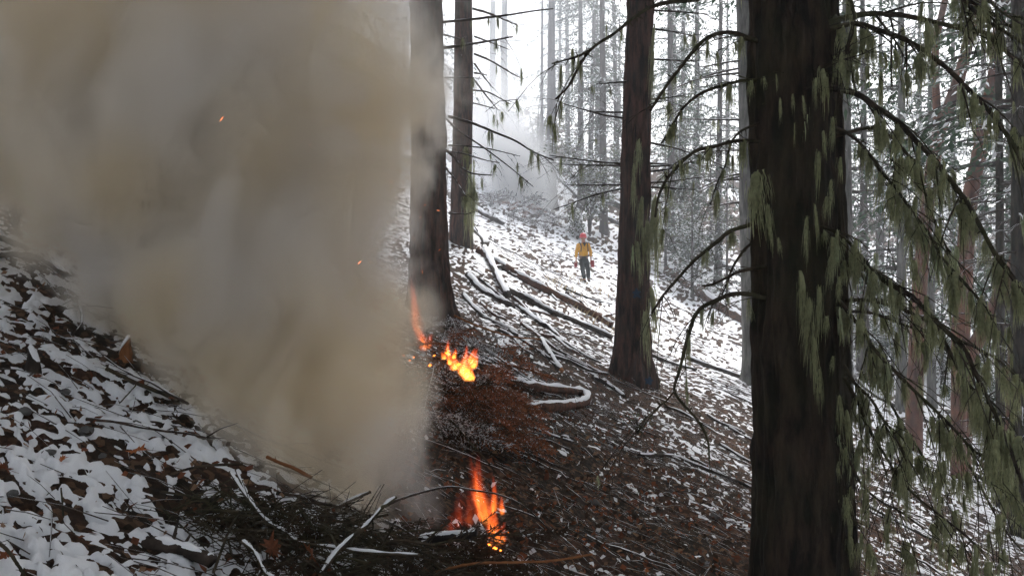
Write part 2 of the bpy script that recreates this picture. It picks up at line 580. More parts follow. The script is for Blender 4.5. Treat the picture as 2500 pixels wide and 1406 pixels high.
# hanging lichen tufts
def lichen_mesh(name, l, w, seed, mat, strands=26):
    rng = random.Random(seed)
    mb = MB()
    rings = [(0, .2), (-.10, .42), (-.3, .46), (-.5, .30), (-.68, .12)]
    V, n = [], 6
    ph = rng.uniform(0, 6)
    for z, q in rings:
        ox = .12 * w * math.sin(ph + z * 5)
        for k in range(n):
            th = 2 * math.pi * k / n
            rr = .5 * w * q * rng.uniform(.75, 1.2)
            V.append((ox + math.cos(th) * rr, math.sin(th) * rr * .6, z * l * .8))
    F = [(i * n + k, (i + 1) * n + k, (i + 1) * n + (k + 1) % n, i * n + (k + 1) % n) for i in range(len(rings) - 1) for k in range(n)]
    F.append(tuple(range(n)))
    mb.add(V, F)
    for i in range(strands):
        a = rng.uniform(0, 6.283)
        q = rng.random() ** .6
        x, y = math.cos(a) * q * w * .55, math.sin(a) * q * w * .3
        z0 = rng.uniform(-.45, .05) * l
        ll = l * rng.uniform(.3, 1.0) * (1.1 - q * .55)
        sw = rng.uniform(.0022, .0045) * (1 + w * 4.5)
        dx, dy = rng.uniform(-.14, .14) * ll + x * .25, rng.uniform(-.1, .1) * ll
        ca, sa = math.cos(a + 1.5), math.sin(a + 1.5)
        pts = [(x, y, z0), (x + dx * .7 + rng.uniform(-.2, .2) * w * .3, y + dy * .6, z0 - ll * .5), (x + dx, y + dy, z0 - ll)]
        ws = [sw, sw, sw * .25]
        V = []
        for (px, py, pz), s in zip(pts, ws):
            V += [(px - ca * s, py - sa * s, pz), (px + ca * s, py + sa * s, pz)]
        mb.add(V, [(0, 1, 3, 2), (2, 3, 5, 4)])
    return mb.mesh(name, [mat])

LICH = [lichen_mesh('lichen_tuft', R.uniform(.85, 1.15), R.uniform(.26, .42), 50 + i, M['lichen'], 46) for i in range(7)]
LICHP = [lichen_mesh('lichen_tuft_pale', 1.0, .34, 70 + i, M['lichen_pale'], 24) for i in range(3)]

def hang_lichen(parent, p, size, wide=1.0, rng=R, pale=False):
    me = rng.choice(LICHP if pale else LICH)
    return link('lichen', me, parent, loc=p, rot=(rng.uniform(-.08, .08), rng.uniform(-.1, .1), rng.uniform(0, 6.28)), scale=(size * wide, size * wide, size))

def branch_from_px(parent, pxs, d0, d1, w0, w1, mat, rng=R, twigs=4, lich=0, lsize=(.10, .24), base=Vector((0, 0, 0)), pale=.1, twl=1.0):
    """a branch drawn through photo points, running from depth d0 to depth d1; w0, w1 = thickness in photo px"""
    n = len(pxs)
    pts = [P(x, y, d0 + (d1 - d0) * (i / (n - 1)) ** 1.2) - base for i, (x, y) in enumerate(pxs)]
    pts = crom(pts, 4)
    dm = (d0 + d1) / 2
    r0, r1 = w0 * d0 / FPX / 2, w1 * d1 / FPX / 2
    mb = MB()
    mb.tube(pts, r0, r1, n=7, rough=.16, rng=rng)
    for i in range(int(n * 3)):                     # knobs and stubs
        k = rng.randrange(1, len(pts) - 1)
        e = Vector((rng.uniform(-1, 1), rng.uniform(-1, 1), rng.uniform(-1, 1))).normalized()
        mb.tube([pts[k], pts[k] + e * rng.uniform(.02, .05)], .005, .002, n=4)
    tw = []
    for i in range(twigs):
        k = rng.randrange(2, len(pts) - 1)
        d = (pts[k + 1] - pts[k - 1]).normalized()
        e = (d + Vector((rng.uniform(-.8, .8), rng.uniform(-.8, .8), rng.uniform(-.9, .3)))).normalized()
        l = rng.uniform(.15, .55) * twl
        q = [pts[k], pts[k] + e * l * .5, pts[k] + e * l + Vector((0, 0, -.18 * l))]
        q = crom(q, 3)
        mb.tube(q, max(.003, r1 * .7), .0018, n=4, rng=rng)
        tw.append(q)
        for j in range(2):
            a = q[rng.randrange(1, len(q))]
            e2 = (e + Vector((rng.uniform(-1, 1), rng.uniform(-1, 1), rng.uniform(-.8, .3)))).normalized()
            mb.tube([a, a + e2 * l * .25, a + e2 * l * .45 + Vector((0, 0, -.05))], .003, .0015, n=3, rng=rng)
    br = link('branch', mb.mesh('branch', [mat]), parent)
    cand = pts[2:] + [p for q in tw for p in q[1:]]
    for i in range(lich):
        p = rng.choice(cand)
        hang_lichen(br, p, rng.uniform(*lsize), rng.uniform(.65, 1.35), rng, rng.random() < pale)
    return br

def placed_tree(name, label, cat, xb, d, dia, mat, xt=None, h=24, crown=None, crown_z=10, group=None, nseg=14, furrow=.05, flare=.35, ring=.6,
                seed=0, lower=None, top=.25, lowname='branch'):
    ub = (xb - 1250) / FPX
    x = ub * d
    z = Hs(x, d)
    root = empty(name, (x, d, z))
    lean = (0, 0)
    if xt is not None:
        zt = .338 * d
        lean = (((xt - 1250) / FPX - ub) * d / max(3, zt - z), 0)
    link('trunk', trunk_mesh('trunk', h, dia / 2, mat, lean, nseg, ring, flare, furrow, seed, top), root)
    if crown is not None:
        o = link('crown', crown, root, loc=(lean[0] * crown_z, 0, crown_z), rot=(0, 0, seed * 1.7), scale=(1, 1, (h - crown_z) / 14.0 * 1.02))
    if lower is not None:
        link(lowname, lower, root, rot=(0, 0, seed * 2.1))
    tag(root, label, cat, group)
    return root

# --- the near fir with the lichen (double stem)
CD = 5.2
rC = Vector(P(1968, 703, CD)); zC = Hs(rC.x, CD)
treeC = empty('mossy_fir_tree', (rC.x, CD, zC))
lnC = (P(1925, 0, CD).x - P(1965, 1400, CD).x) / (P(0, 0, CD).z - P(0, 1400, CD).z)
link('trunk', trunk_mesh('trunk', 24, .268, M['mossy_bark'], (lnC, 0), 130, .04, .30, .13, 3, .25), treeC, loc=(-.01, 0, 0))
link('trunk', trunk_mesh('trunk', 22, .16, M['mossy_bark'], (lnC * .85, .012), 80, .05, .28, .13, 8, .25), treeC, loc=(.24, .20, 0))
link('crown', CANOPY[0], treeC, loc=(lnC * 9, 0, 9.5), rot=(0, 0, .6), scale=(1, 1, 1.2))
tag(treeC, 'big dark double-stemmed fir with drooping branches draped in green lichen', 'tree')
cb = Vector(treeC.location)

RB = [  # photo points of the branch, depth change, thickness from, to, twigs, lichens
 ([(1992,66),(2070,43),(2134,34),(2212,39),(2283,55),(2355,73),(2415,85),(2461,132),(2520,166)], .7, 15, 9, 5, 3),
 ([(2020,72),(2088,59),(2141,73),(2212,98),(2266,132),(2319,174),(2362,217),(2408,263),(2443,309),(2475,356),(2520,447)], -.6, 13, 10, 6, 7),
 ([(2020,215),(2088,228),(2141,263),(2194,299),(2230,338),(2283,395),(2337,462),(2365,500),(2408,582),(2443,642),(2490,700)], -.9, 15, 9, 9, 16),
 ([(2034,334),(2120,313),(2166,327),(2201,359),(2230,402),(2255,462),(2290,560),(2330,640)], .5, 9, 5, 7, 9),
 ([(2034,309),(2077,331),(2120,373),(2152,420),(2187,459),(2212,496),(2266,567),(2305,635),(2354,692),(2418,763)], -.7, 9, 5, 9, 16),
 ([(2042,637),(2088,649),(2134,663),(2170,692),(2216,717),(2248,745),(2283,781),(2319,816),(2354,852),(2383,912),(2420,990),(2460,1080),(2495,1180)], -1.0, 17, 8, 8, 14),
 ([(2066,734),(2116,733),(2187,749),(2248,774),(2294,798),(2337,827),(2390,852),(2443,884),(2510,944)], .5, 10, 6, 5, 6),
 ([(2074,759),(2134,766),(2212,795),(2273,816),(2308,852),(2333,894),(2365,950),(2400,1030)], .9, 8, 4, 5, 5),
 ([(2049,734),(2077,770),(2113,816),(2134,852),(2177,898),(2218,940),(2279,997),(2326,1044),(2380,1101),(2434,1134)], -.8, 10, 6, 8, 14),
 ([(2060,890),(2088,936),(2128,976),(2153,1019),(2182,1058),(2215,1130)], -.4, 9, 4, 5, 7),
 ([(2060,920),(2095,983),(2120,1044),(2157,1105),(2193,1163),(2236,1210),(2290,1253),(2344,1296),(2398,1343)], -.7, 9, 4, 7, 5),
 ([(2120,900),(2175,986),(2211,1051),(2247,1102),(2272,1152),(2300,1230)], .3, 7, 3, 5, 8),
 ([(1985,830),(1995,900),(2009,954),(2020,1044),(2024,1116),(2034,1188),(2063,1245),(2103,1289)], -.25, 9, 4, 4, 6),
 ([(2010,880),(2027,958),(2049,1062),(2074,1123),(2103,1181),(2146,1220),(2193,1245),(2254,1289)], -.35, 8, 4, 5, 4),
 ([(2290,800),(2340,900),(2380,961),(2409,1026),(2445,1110),(2470,1180)], .2, 9, 5, 6, 14),
 ([(2330,1080),(2376,1152),(2419,1235),(2455,1296),(2510,1360)], .2, 7, 4, 4, 2),
 ([(1930,495),(1960,530),(1981,546),(2034,564),(2081,599),(2116,642),(2134,663)], -.35, 9, 6, 3, 8),
 ([(1860,255),(1921,235),(1960,215),(1999,178),(2052,149),(2106,132),(2159,107)], -.4, 4, 2.5, 4, 5),
 ([(2060,-30),(2078,10),(2085,60),(2070,120),(2080,170),(2088,215)], -.2, 12, 5, 4, 5),
 ([(2250,-60),(2330,-20),(2380,30),(2440,70),(2520,120)], -.5, 10, 7, 4, 4),
 ([(2350,-40),(2410,0),(2460,40),(2520,70)], -.8, 8, 5, 2, 2),
]
for pxs, dd, w0, w1, tw, li in RB:
    branch_from_px(treeC, pxs, CD - .12, CD + dd, w0, w1, M['branch_bark'], R, tw + 8, int(li * 3.2 + 3), (.09, .27), cb, .12)
LB = [
 ([(1850,100),(1827,94),(1791,80),(1756,82),(1717,100),(1685,135),(1660,167),(1635,199),(1606,242),(1588,270)], -.3, 12, 7, 4, 5),
 ([(1850,-60),(1770,-25),(1699,0),(1649,4),(1599,14),(1571,28),(1535,53),(1500,82),(1443,121),(1411,168),(1388,211),(1357,242)], -.7, 12, 5, 2, 4),
 ([(1860,190),(1848,196),(1806,199),(1763,210),(1720,224),(1692,242),(1663,270),(1640,310),(1615,350)], .4, 10, 5, 5, 5),
 ([(1855,345),(1838,345),(1791,345),(1752,356),(1706,366),(1678,384),(1649,413),(1625,443),(1607,484),(1600,530)], -.3, 11, 6, 5, 8),
 ([(1850,540),(1821,552),(1781,565),(1755,587),(1718,617),(1692,639),(1662,672),(1633,705),(1614,728),(1592,765)], -.5, 12, 5, 4, 3),
 ([(1870,560),(1855,580),(1818,609),(1788,654),(1777,687),(1762,720)], .4, 9, 4, 3, 1),
 ([(1870,650),(1851,654),(1810,661),(1777,676),(1740,694),(1714,698)], -.2, 10, 5, 2, 1),
 ([(1870,728),(1858,726),(1825,718),(1788,718),(1744,735),(1714,750),(1696,772),(1685,805),(1674,842),(1660,900),(1646,951),(1667,985),(1702,1024),(1727,1071),(1732,1119)], -.4, 13, 5, 7, 5),
 ([(1855,300),(1810,320),(1785,350),(1772,400),(1750,450),(1735,500)], .3, 7, 3, 4, 4),
]
for pxs, dd, w0, w1, tw, li in LB:
    branch_from_px(treeC, pxs, CD - .1, CD + dd, w0, w1, M['branch_bark'], R, tw, int(li * 1.5), (.07, .2), cb, .05, .7)
# side fork of the top left branch
branch_from_px(treeC, [(1443,121),(1411,138),(1380,147),(1347,156)], CD - .55, CD - .6, 7, 3, M['branch_bark'], R, 1, 2, (.08, .16), cb)
branch_from_px(treeC, [(1646,955),(1625,980),(1602,998),(1568,1046)], CD - .4, CD - .2, 5, 2, M['branch_bark'], R, 3, 1, (.06, .1), cb)
# big tufts the photograph shows against the trunk and beside it: px, py, length px, width factor
for x, y, ln, wf in [(2018 + i % 3 * 16, 190 + i * 97, 50 + (i * 37) % 50, 1.3) for i in range(9)] + [(1850,420,150,1.9),(1875,500,130,1.2),(1838,440,190,1.3),(1400,120,130,.9),(1372,160,110,.9),(1480,60,60,.8),(1545,600,100,.8),
                     (1900,580,60,1.2),(1955,660,210,.9),(1975,730,170,1.2),(2000,700,160,1),(2030,620,110,1),(2050,750,90,1.6),(1985,820,150,1.3),
                     (2000,900,130,1),(1970,530,120,1.1),(1905,240,70,1.1),(1935,230,60,1),(1960,235,60,1),(1990,190,90,1.1),(1940,300,70,.5),
                     (2010,320,80,1.4),(2000,370,140,1),(2030,440,100,1),(1990,500,120,1),(2070,1000,120,1.1),(2045,560,70,1.2)]:
    dz = CD - .36
    hang_lichen(treeC, P(x, y, dz) - cb, ln * dz / FPX * .9, wf * .6, R, R.random() < .15)

# --- the other trees that can be told apart
tA = placed_tree('fir_tree', 'straight fir with blue paint marks on its flared foot above brown needles', 'tree', 1538, 15, .56, M['red_bark'], 1564, 26,
                 CANOPY[1], 10.5, nseg=72, ring=.09, furrow=.11, flare=.55, seed=5)
tB = placed_tree('fir_tree', 'thick dark reddish fir half hidden by smoke beside the burning brush', 'tree', 1048, 12.5, .54, M['red_bark'], 1041, 25,
                 CROWN[0], 10.5, nseg=72, ring=.09, furrow=.12, flare=.42, seed=9, top=.1)
tB2 = placed_tree('fir_tree', 'fir with bare drooping branches just behind the thick smoky fir', 'tree', 1126, 24, .62, M['red_bark'], 1132, 27,
                  CANOPY[1], 11.5, nseg=40, ring=.2, furrow=.06, flare=.2, seed=12)
tD = placed_tree('fir_tree', 'pale grey fir trunk standing behind the big lichen-draped fir', 'tree', 1842, 25, .66, M['grey_bark'], 1818, 27,
                 CROWN[2], 12, nseg=40, ring=.2, furrow=.05, flare=.4, seed=14)
for root, x, y, w, h_ in ((tA, 1548, 716, 17, 22), (tA, 1577, 925, 20, 18)):
    # a sprayed paint patch following the bark
    loc = Vector(root.location)
    rr = .30 if y < 800 else .37
    mb = MB()
    cx, cz = P(x, y, 15).x - loc.x, P(x, y, 15).z - loc.z
    V, F = [], []
    n = 6
    for j in range(n + 1):
        for i in range(n + 1):
            a, c = (i / n - .5) * 2, (j / n - .5) * 2
            ed = 1 + .3 * math.sin(5 * math.atan2(c, a) + y)
            xx = cx + a * w * 15 / FPX / 2 * ed
            V.append((xx, -math.sqrt(max(.01, rr * rr - (xx * .8) ** 2)) - .02, cz + c * h_ * 15 / FPX / 2 * ed * (1 - .3 * abs(a))))
    F = [(j * (n + 1) + i, j * (n + 1) + i + 1, (j + 1) * (n + 1) + i + 1, (j + 1) * (n + 1) + i) for j in range(n) for i in range(n)]
    mb.add(V, F)
    link('paint_mark', mb.mesh('paint_mark', [M['paint_blue']]), root)

# bare branches of the two firs by the smoke
bB = Vector(tB.location); bB2 = Vector(tB2.location); bA = Vector(tA.location); bD = Vector(tD.location)
for pxs, dd, w0, w1, tw, li in [
 ([(1080,55),(1150,48),(1235,38),(1300,28),(1350,22)], -.6, 7, 3, 3, 3), ([(1082,118),(1150,108),(1210,98),(1252,90)], -.8, 8, 3, 4, 2),
 ([(1095,285),(1150,300),(1200,320),(1260,345),(1300,370),(1352,392)], -1.0, 8, 3, 5, 6), ([(1095,355),(1150,358),(1200,365),(1270,382)], -.4, 5, 2, 4, 3),
 ([(1095,370),(1130,375),(1180,390),(1220,398)], -.5, 5, 2, 3, 2), ([(1090,290),(1120,320),(1180,360),(1240,405),(1302,456)], -1.2, 6, 2, 4, 3),
 ([(1088,365),(1110,385),(1130,412),(1160,425),(1200,428)], -.9, 8, 3, 3, 3), ([(1075,395),(1105,430),(1125,460),(1138,480)], -1.0, 6, 3, 2, 1),
 ([(1080,85),(1110,92),(1140,100)], -.4, 4, 2, 2, 1), ([(1085,190),(1130,190),(1175,192)], -.3, 4, 2, 2, 1), ([(1095,520),(1120,522),(1150,521)], -.3, 4, 2, 1, 1)]:
    branch_from_px(tB, pxs, 12.5, 12.5 + dd, w0, w1, M['twig_dusted'], R, tw, li, (.12, .34), bB, .1, 1.1)
for pxs, dd, w0, w1, tw, li in [
 ([(1155,22),(1190,32),(1230,48),(1262,62)], -1, 7, 3, 4, 1), ([(1158,132),(1200,150),(1250,180),(1280,194)], -1, 6, 2, 4, 1),
 ([(1158,155),(1175,180),(1195,205),(1204,216)], -.8, 5, 2, 3, 0), ([(1158,178),(1190,184)], -.5, 5, 2, 1, 0), ([(1158,195),(1180,225),(1200,250),(1215,268)], -.9, 5, 2, 3, 1),
 ([(1156,221),(1190,225),(1220,240),(1246,255)], -.9, 5, 2, 3, 1), ([(1155,252),(1180,258),(1207,266)], -.5, 4, 2, 2, 2), ([(1158,90),(1200,105),(1244,122)], -.8, 5, 2, 3, 0)]:
    branch_from_px(tB2, pxs, 24, 24 + dd, w0, w1, M['twig_dusted'], R, tw, li, (.2, .5), bB2, .1, 2.0)
hang_lichen(tB2, P(1150, 400, 23.4) - bB2, 2.2, .5); hang_lichen(tB2, P(1158, 440, 23.5) - bB2, 1.6, .5)
# snowy bare branches of the fir with the paint marks and of the grey fir
for k in range(26):
    rt, bb, dpt, xx = (tA, bA, 15, 1592) if k < 17 else (tD, bD, 25, 1800)
    y = R.uniform(20, 520)
    if k < 17:
        sgn = 1 if R.random() < .8 else -1
    else:
        sgn = -1
    x0 = xx if sgn > 0 or k >= 17 else 1530
    L_ = R.uniform(70, 190)
    sl = R.uniform(-.25, .45)
    pts = [(x0 - sgn * 10, y), (x0 + sgn * L_ * .33, y + sl * L_ * .25), (x0 + sgn * L_ * .66, y + sl * L_ * .6), (x0 + sgn * L_, y + sl * L_)]
    branch_from_px(rt, pts, dpt, dpt + R.uniform(-1.2, .8), 6, 2.5, M['twig_snow'], R, 5, R.choice((0, 1, 2)), (.15, .45), bb, .1, 1.8)
for x, y, ln, wf in [(1560,340,110,.8),(1548,400,150,.7),(1565,480,120,.8),(1580,540,160,1),(1600,480,190,.9),(1556,590,110,.9),(1590,700,170,1),(1575,760,130,.9),(1602,560,140,.8),(1592,120,150,.5),(1598,60,110,.5)]:
    hang_lichen(tA, P(x, y, 14.6) - bA, ln * 14.6 / FPX, wf * .8, R)

# --- trees of the middle and far slope seen singly: photo x at the foot, depth, diameter, photo x at the top edge, bark, crown, crown height
FAR = [(1345,50,.68,1347,'far_bark',0,16),(1322,53,.24,1324,'far_bark',3,16),(1418,52,.42,1417,'far_bark',1,8.5),(1474,48,.46,1470,'far_bark',3,4.2),(1440,60,.40,1452,'far_bark',1,6),
       (1508,62,.42,1498,'far_bark',2,6),(1230,56,.6,1232,'far_bark',0,16),(1203,62,.55,1203,'far_bark',1,16),(1386,66,.4,1384,'far_bark',2,7),(1460,68,.45,1456,'far_bark',1,7),
       (1640,50,.5,1635,'far_bark',0,4.5),(1700,58,.5,1702,'far_bark',1,4),(1752,46,.42,1760,'far_bark',2,3.8),(1668,66,.5,1668,'far_bark',1,5),
       (2068,27,.42,2066,'grey_bark',1,9),(2112,36,.40,2106,'far_bark',2,7),(2202,33,.42,2200,'grey_bark',0,7.5),(2274,36,.36,2272,'grey_bark',1,6.5),(2150,52,.5,2150,'far_bark',0,5),
       (2246,55,.5,2244,'far_bark',2,5),(2328,48,.5,2326,'far_bark',1,5),(2400,44,.5,2400,'far_bark',0,5),(2444,21,.23,2438,'mossy_bark',1,8),(2492,17,.40,2488,'mossy_bark',2,9),
       (2030,48,.5,2030,'far_bark',2,5),(2465,38,.45,2462,'far_bark',1,6),(2555,26,.5,2560,'far_bark',0,6),(2640,34,.5,2640,'far_bark',1,6)]
OWN = {2068: 'slim grey fir showing just beside the lichen-draped double fir', 2112: 'slim dark fir between the grey fir and the forked madrone',
       2202: 'grey fir standing left of the forked red madrone', 2274: 'grey fir rising behind the fork of the red madrone',
       2444: 'slender dark mossy fir right of the crooked madrone', 2492: 'thick dark mossy fir beside the dark red madrone stem',
       1345: 'largest fir of the far slope, rising beside the white smoke', 1322: 'thin pole-like fir touching the largest fir of the far slope',
       1474: 'dark fir trunk below the snowy broadleaf evergreen on the far slope', 1418: 'fir of middling girth between the far smoke and the snowy evergreen',
       1230: 'pale fir fading into the white smoke, thicker one of two', 1203: 'pale fir fading into the white smoke, thinner one of two'}
for i, (xb, d, dia, xt, mt, cr, cz) in enumerate(FAR):
    near = d < 40
    right = xb > 1950
    placed_tree('fir_tree' if near else 'far_fir_tree',
                OWN[xb] if xb in OWN else 'slim fir with snowy bare lower branches behind the lichen-draped branches' if (right and near) else
                ('snow-dusted fir on the upper slope behind the lichen-draped branches' if right else 'snow-dusted fir on the far slope uphill of the person in yellow'),
                'tree', xb, d, dia, M[mt], xt, 21 + (i * 7 % 6), CROWN[cr], cz * (.8 if d > 30 else 1),
                'slim firs on the right hand slope' if (right and near) else ('firs on the upper right slope' if right else 'firs on the far slope'),
                nseg=16, ring=.5, seed=20 + i, lower=LOWER[i % 3] if d < 40 or i % 3 == 0 else None, lowname='dead_branches')

for i, (xb, d, hh) in enumerate([(1625,44,6),(1690,40,5),(1735,50,8),(1775,42,7),(1660,54,9),(2095,38,7),(2140,44,8),(2180,40,6),(2235,46,8),(2300,40,7),(2350,44,8),(2405,34,6),(2455,30,6),(2490,36,8),(2060,46,9),(1500,58,7),(1390,60,6)]):
    root = placed_tree('young_fir_tree', 'young fir with snow-laden boughs down to the ground ' + ('right of the paint-marked fir' if 1550 < xb < 1900 else ('among the red madrones' if xb > 1900 else 'on the far slope')), 'tree', xb, d, .16, M['far_bark'], None, hh, None,
                group='young firs ' + ('by the paint-marked fir' if 1550 < xb < 1900 else ('among the madrones' if xb > 1900 else 'far')), nseg=10, ring=.8, seed=160 + i)
    link('crown', CROWN[(i % 2) * 2 + 1 if i % 2 else 3], root, loc=(0, 0, .5), rot=(0, 0, i * 2.3), scale=(.85, .85, hh / 12))
# trees behind the smoke, outside the frame and beyond the crest: the rest of the forest, then unseen firs added for shade
for i, (x, y) in enumerate([(-6,14),(-9,19),(-13,25),(-7,30),(-18,34),(-11,42),(-22,22),(-24,48),(-15,55),(-30,38),(-5,46),(-8,64)]):
    z = Hs(x, y)
    d = y
    placed_tree('fir_tree', 'dark fir on the uphill slope veiled by the thick smoke', 'tree', 1250 + FPX * x / y, y, R.uniform(.45, .7), M['fir_bark'], None, 25,
                CROWN[i % 3], R.uniform(4, 8), 'firs veiled by smoke', nseg=14, ring=.6, seed=60 + i, lower=LOWER[i % 3], lowname='dead_branches')
for i in range(9):
    x = R.uniform(-10, 62)
    y = R.uniform(72, 96)
    placed_tree('crest_fir_tree', 'hazy fir on the crest at the top of the slope', 'tree', 1250 + FPX * x / y, y, R.uniform(.4, .65), M['far_bark'], None, R.uniform(18, 25),
                CROWN[i % 4], R.uniform(1.0, 4.5), 'firs along the crest', nseg=10, ring=1.0, seed=90 + i)
for i, (x, y) in enumerate([(-10.5,3),(-4.5,-5),(3.5,-5),(5.5,-1.5),(9.5,1.5),(-12,9),(14,13),(3.2,-9),(-3,-10),(11,3.5),(-10,-3),(7.5,-6),(-7,-7),(12,-2),(9.5,9),(13.5,9),(16,15),(8.5,5.5),(18,21),(13,5)]):
    root = empty('shade_fir_tree', (x, y, Hs(x, y)))  # out of view, put in to block sky light from the near slope
    link('trunk', trunk_mesh('trunk', 24, .28, M['fir_bark'], (0, 0), 14, .6, .3, .05, 130 + i), root)
    link('crown', CANOPY[i % 2], root, loc=(0, 0, (12.5 if x > 7 else 8.5) + (i % 3)), rot=(0, 0, i * 1.3), scale=(1, 1, 1.2))
    tag(root, 'unseen tall fir added around the viewpoint to shade the near slope', 'tree', 'added shade firs around the viewpoint')

# --- madrones with peeling red bark
def madrone(label, stems, d, lichs=()):
    x0, y0 = stems[0][0][0]
    g = P(x0, y0, d)
    root = empty('madrone_tree', (g.x, d, Hs(g.x, d)))
    bb = Vector(root.location)
    for pxs, w0, w1, dd in stems:
        n = len(pxs)
        pts = crom([P(x, y, d + dd * i / (n - 1)) - bb for i, (x, y) in enumerate(pxs)], 6)
        if (pxs, w0, w1, dd) == stems[0]:
            pts = [Vector((pts[0].x, pts[0].y, -.3))] + pts
        mb = MB()
        mb.tube(pts, w0 * d / FPX / 2, w1 * d / FPX / 2, n=12, rough=.05)
        link('trunk' if (pxs, w0, w1, dd) == stems[0] else 'limb', mb.mesh('stem', [M['madrone_bark']]), root)
    tag(root, label, 'tree')
    return root
madrone('forked red-barked madrone behind the drooping lichen branches', [
    ([(2232,1000),(2234,930),(2240,800),(2248,660),(2262,520),(2278,400),(2292,320)], 40, 30, 0),
    ([(2290,330),(2286,240),(2284,130),(2296,50),(2318,-40)], 20, 14, .4), ([(2290,330),(2325,240),(2345,180),(2362,110),(2385,20),(2400,-60)], 30, 22, -.4)], 26)
madrone('red-barked madrone with a dark charred foot and crooked upper stem', [
    ([(2346,1110),(2348,1000),(2345,850),(2352,700),(2362,560),(2372,460),(2392,370),(2400,290),(2424,200),(2440,60),(2452,-60)], 48, 24, 0)], 25)
madrone('leaning red-barked madrone crossing behind the crooked madrone', [
    ([(2340,960),(2372,862),(2418,770),(2455,690),(2500,592),(2560,480)], 36, 28, -.5)], 23.5)
madrone('dark red madrone stem at the lower edge of the slope', [
    ([(2470,1200),(2478,1050),(2480,900),(2492,780),(2520,640)], 46, 34, 0)], 19)

# ------------------------------------------------------------------ broadleaf evergreen and shrubs
def leafy(name, label, cat, px, py, d, wpx, hpx, nleaf, seed, mats, leaf=.10, group=None, snow=.45):
    rng = random.Random(seed)
    g = P(px, py, d)
    g.z = Hs(g.x, d)
    w, h = wpx * d / FPX, hpx * d / FPX
    root = empty(name, g)
    mb = MB()
    tips = []
    for i in range(12):
        a, t = rng.uniform(0, 6.28), rng.uniform(.35, 1)
        e = Vector((math.cos(a) * w * .5 * rng.uniform(.3, 1), math.sin(a) * w * .4 * rng.uniform(.3, 1), h * t))
        q = crom([Vector((0, 0, -.1)), Vector((e.x * .2, e.y * .2, e.z * .5)), e], 4)
        mb.tube(q, .02 + .006 * h, .006, n=5, rng=rng)
        for k in range(6):
            p = q[rng.randrange(3, len(q))]
            f = p + Vector((rng.uniform(-1, 1) * w * .16, rng.uniform(-1, 1) * w * .16, rng.uniform(-.3, 1) * h * .12))
            mb.tube([p, f], .010, .004, n=3)
            tips += [f, p.lerp(f, .6)]
    link('trunk', mb.mesh('trunk', [M['twig_snow']]), root)
    lv = MB()
    for i in range(nleaf):
        c = rng.choice(tips) + Vector((rng.gauss(0, 1), rng.gauss(0, 1), rng.gauss(0, .7))) * (w * .055)
        l = leaf * rng.uniform(.6, 1.3)
        dd = Vector((rng.uniform(-1, 1), rng.uniform(-1, 1), rng.uniform(-.7, .3))).normalized()
        s = dd.cross(Vector((rng.uniform(-.6, .6), rng.uniform(-.6, .6), 1))).normalized() * l * .28
        lv.add([c, c + dd * l * .5 + s, c + dd * l, c + dd * l * .5 - s], [(0, 1, 2, 3)], 1 if rng.random() < snow else 0)
    link('crown', lv.mesh('crown', mats, False), root)
    tag(root, label, cat, group)
LM = [M['broadleaf'], M['needle_snow']]
leafy('evergreen_tree', 'snowy broadleaf evergreen beside the far white smoke', 'tree', 1440, 440, 46, 170, 240, 2600, 1, LM, .2, snow=.35)
leafy('evergreen_tree', 'smoke-veiled broadleaf evergreen above the far white smoke', 'tree', 1310, 470, 56, 200, 280, 2200, 2, LM, .22, snow=.35)
leafy('evergreen_shrub', 'low green snowy shrub at the top end of the parallel logs', 'shrub', 1410, 480, 44, 80, 90, 1500, 3, LM, .14)
leafy('evergreen_shrub', 'dense snowy shrub right of the paint-marked fir', 'shrub', 1700, 470, 46, 190, 200, 2600, 4, LM, .2, snow=.35)
leafy('evergreen_tree', 'snowy broadleaf tree between the paint-marked fir and the grey fir', 'tree', 1660, 430, 56, 200, 340, 2600, 5, LM, .25, snow=.35)
for i, (x, y, d) in enumerate([(2160,640,40),(2300,700,42),(2420,760,36),(2100,560,48),(2480,820,30)]):
    leafy('evergreen_shrub', 'snowy evergreen sapling behind the red madrones', 'shrub', x, y, d, 190, 200, 2400, 10 + i, [M['needle'], M['needle_snow']], .2, 'snowy saplings behind the madrones')
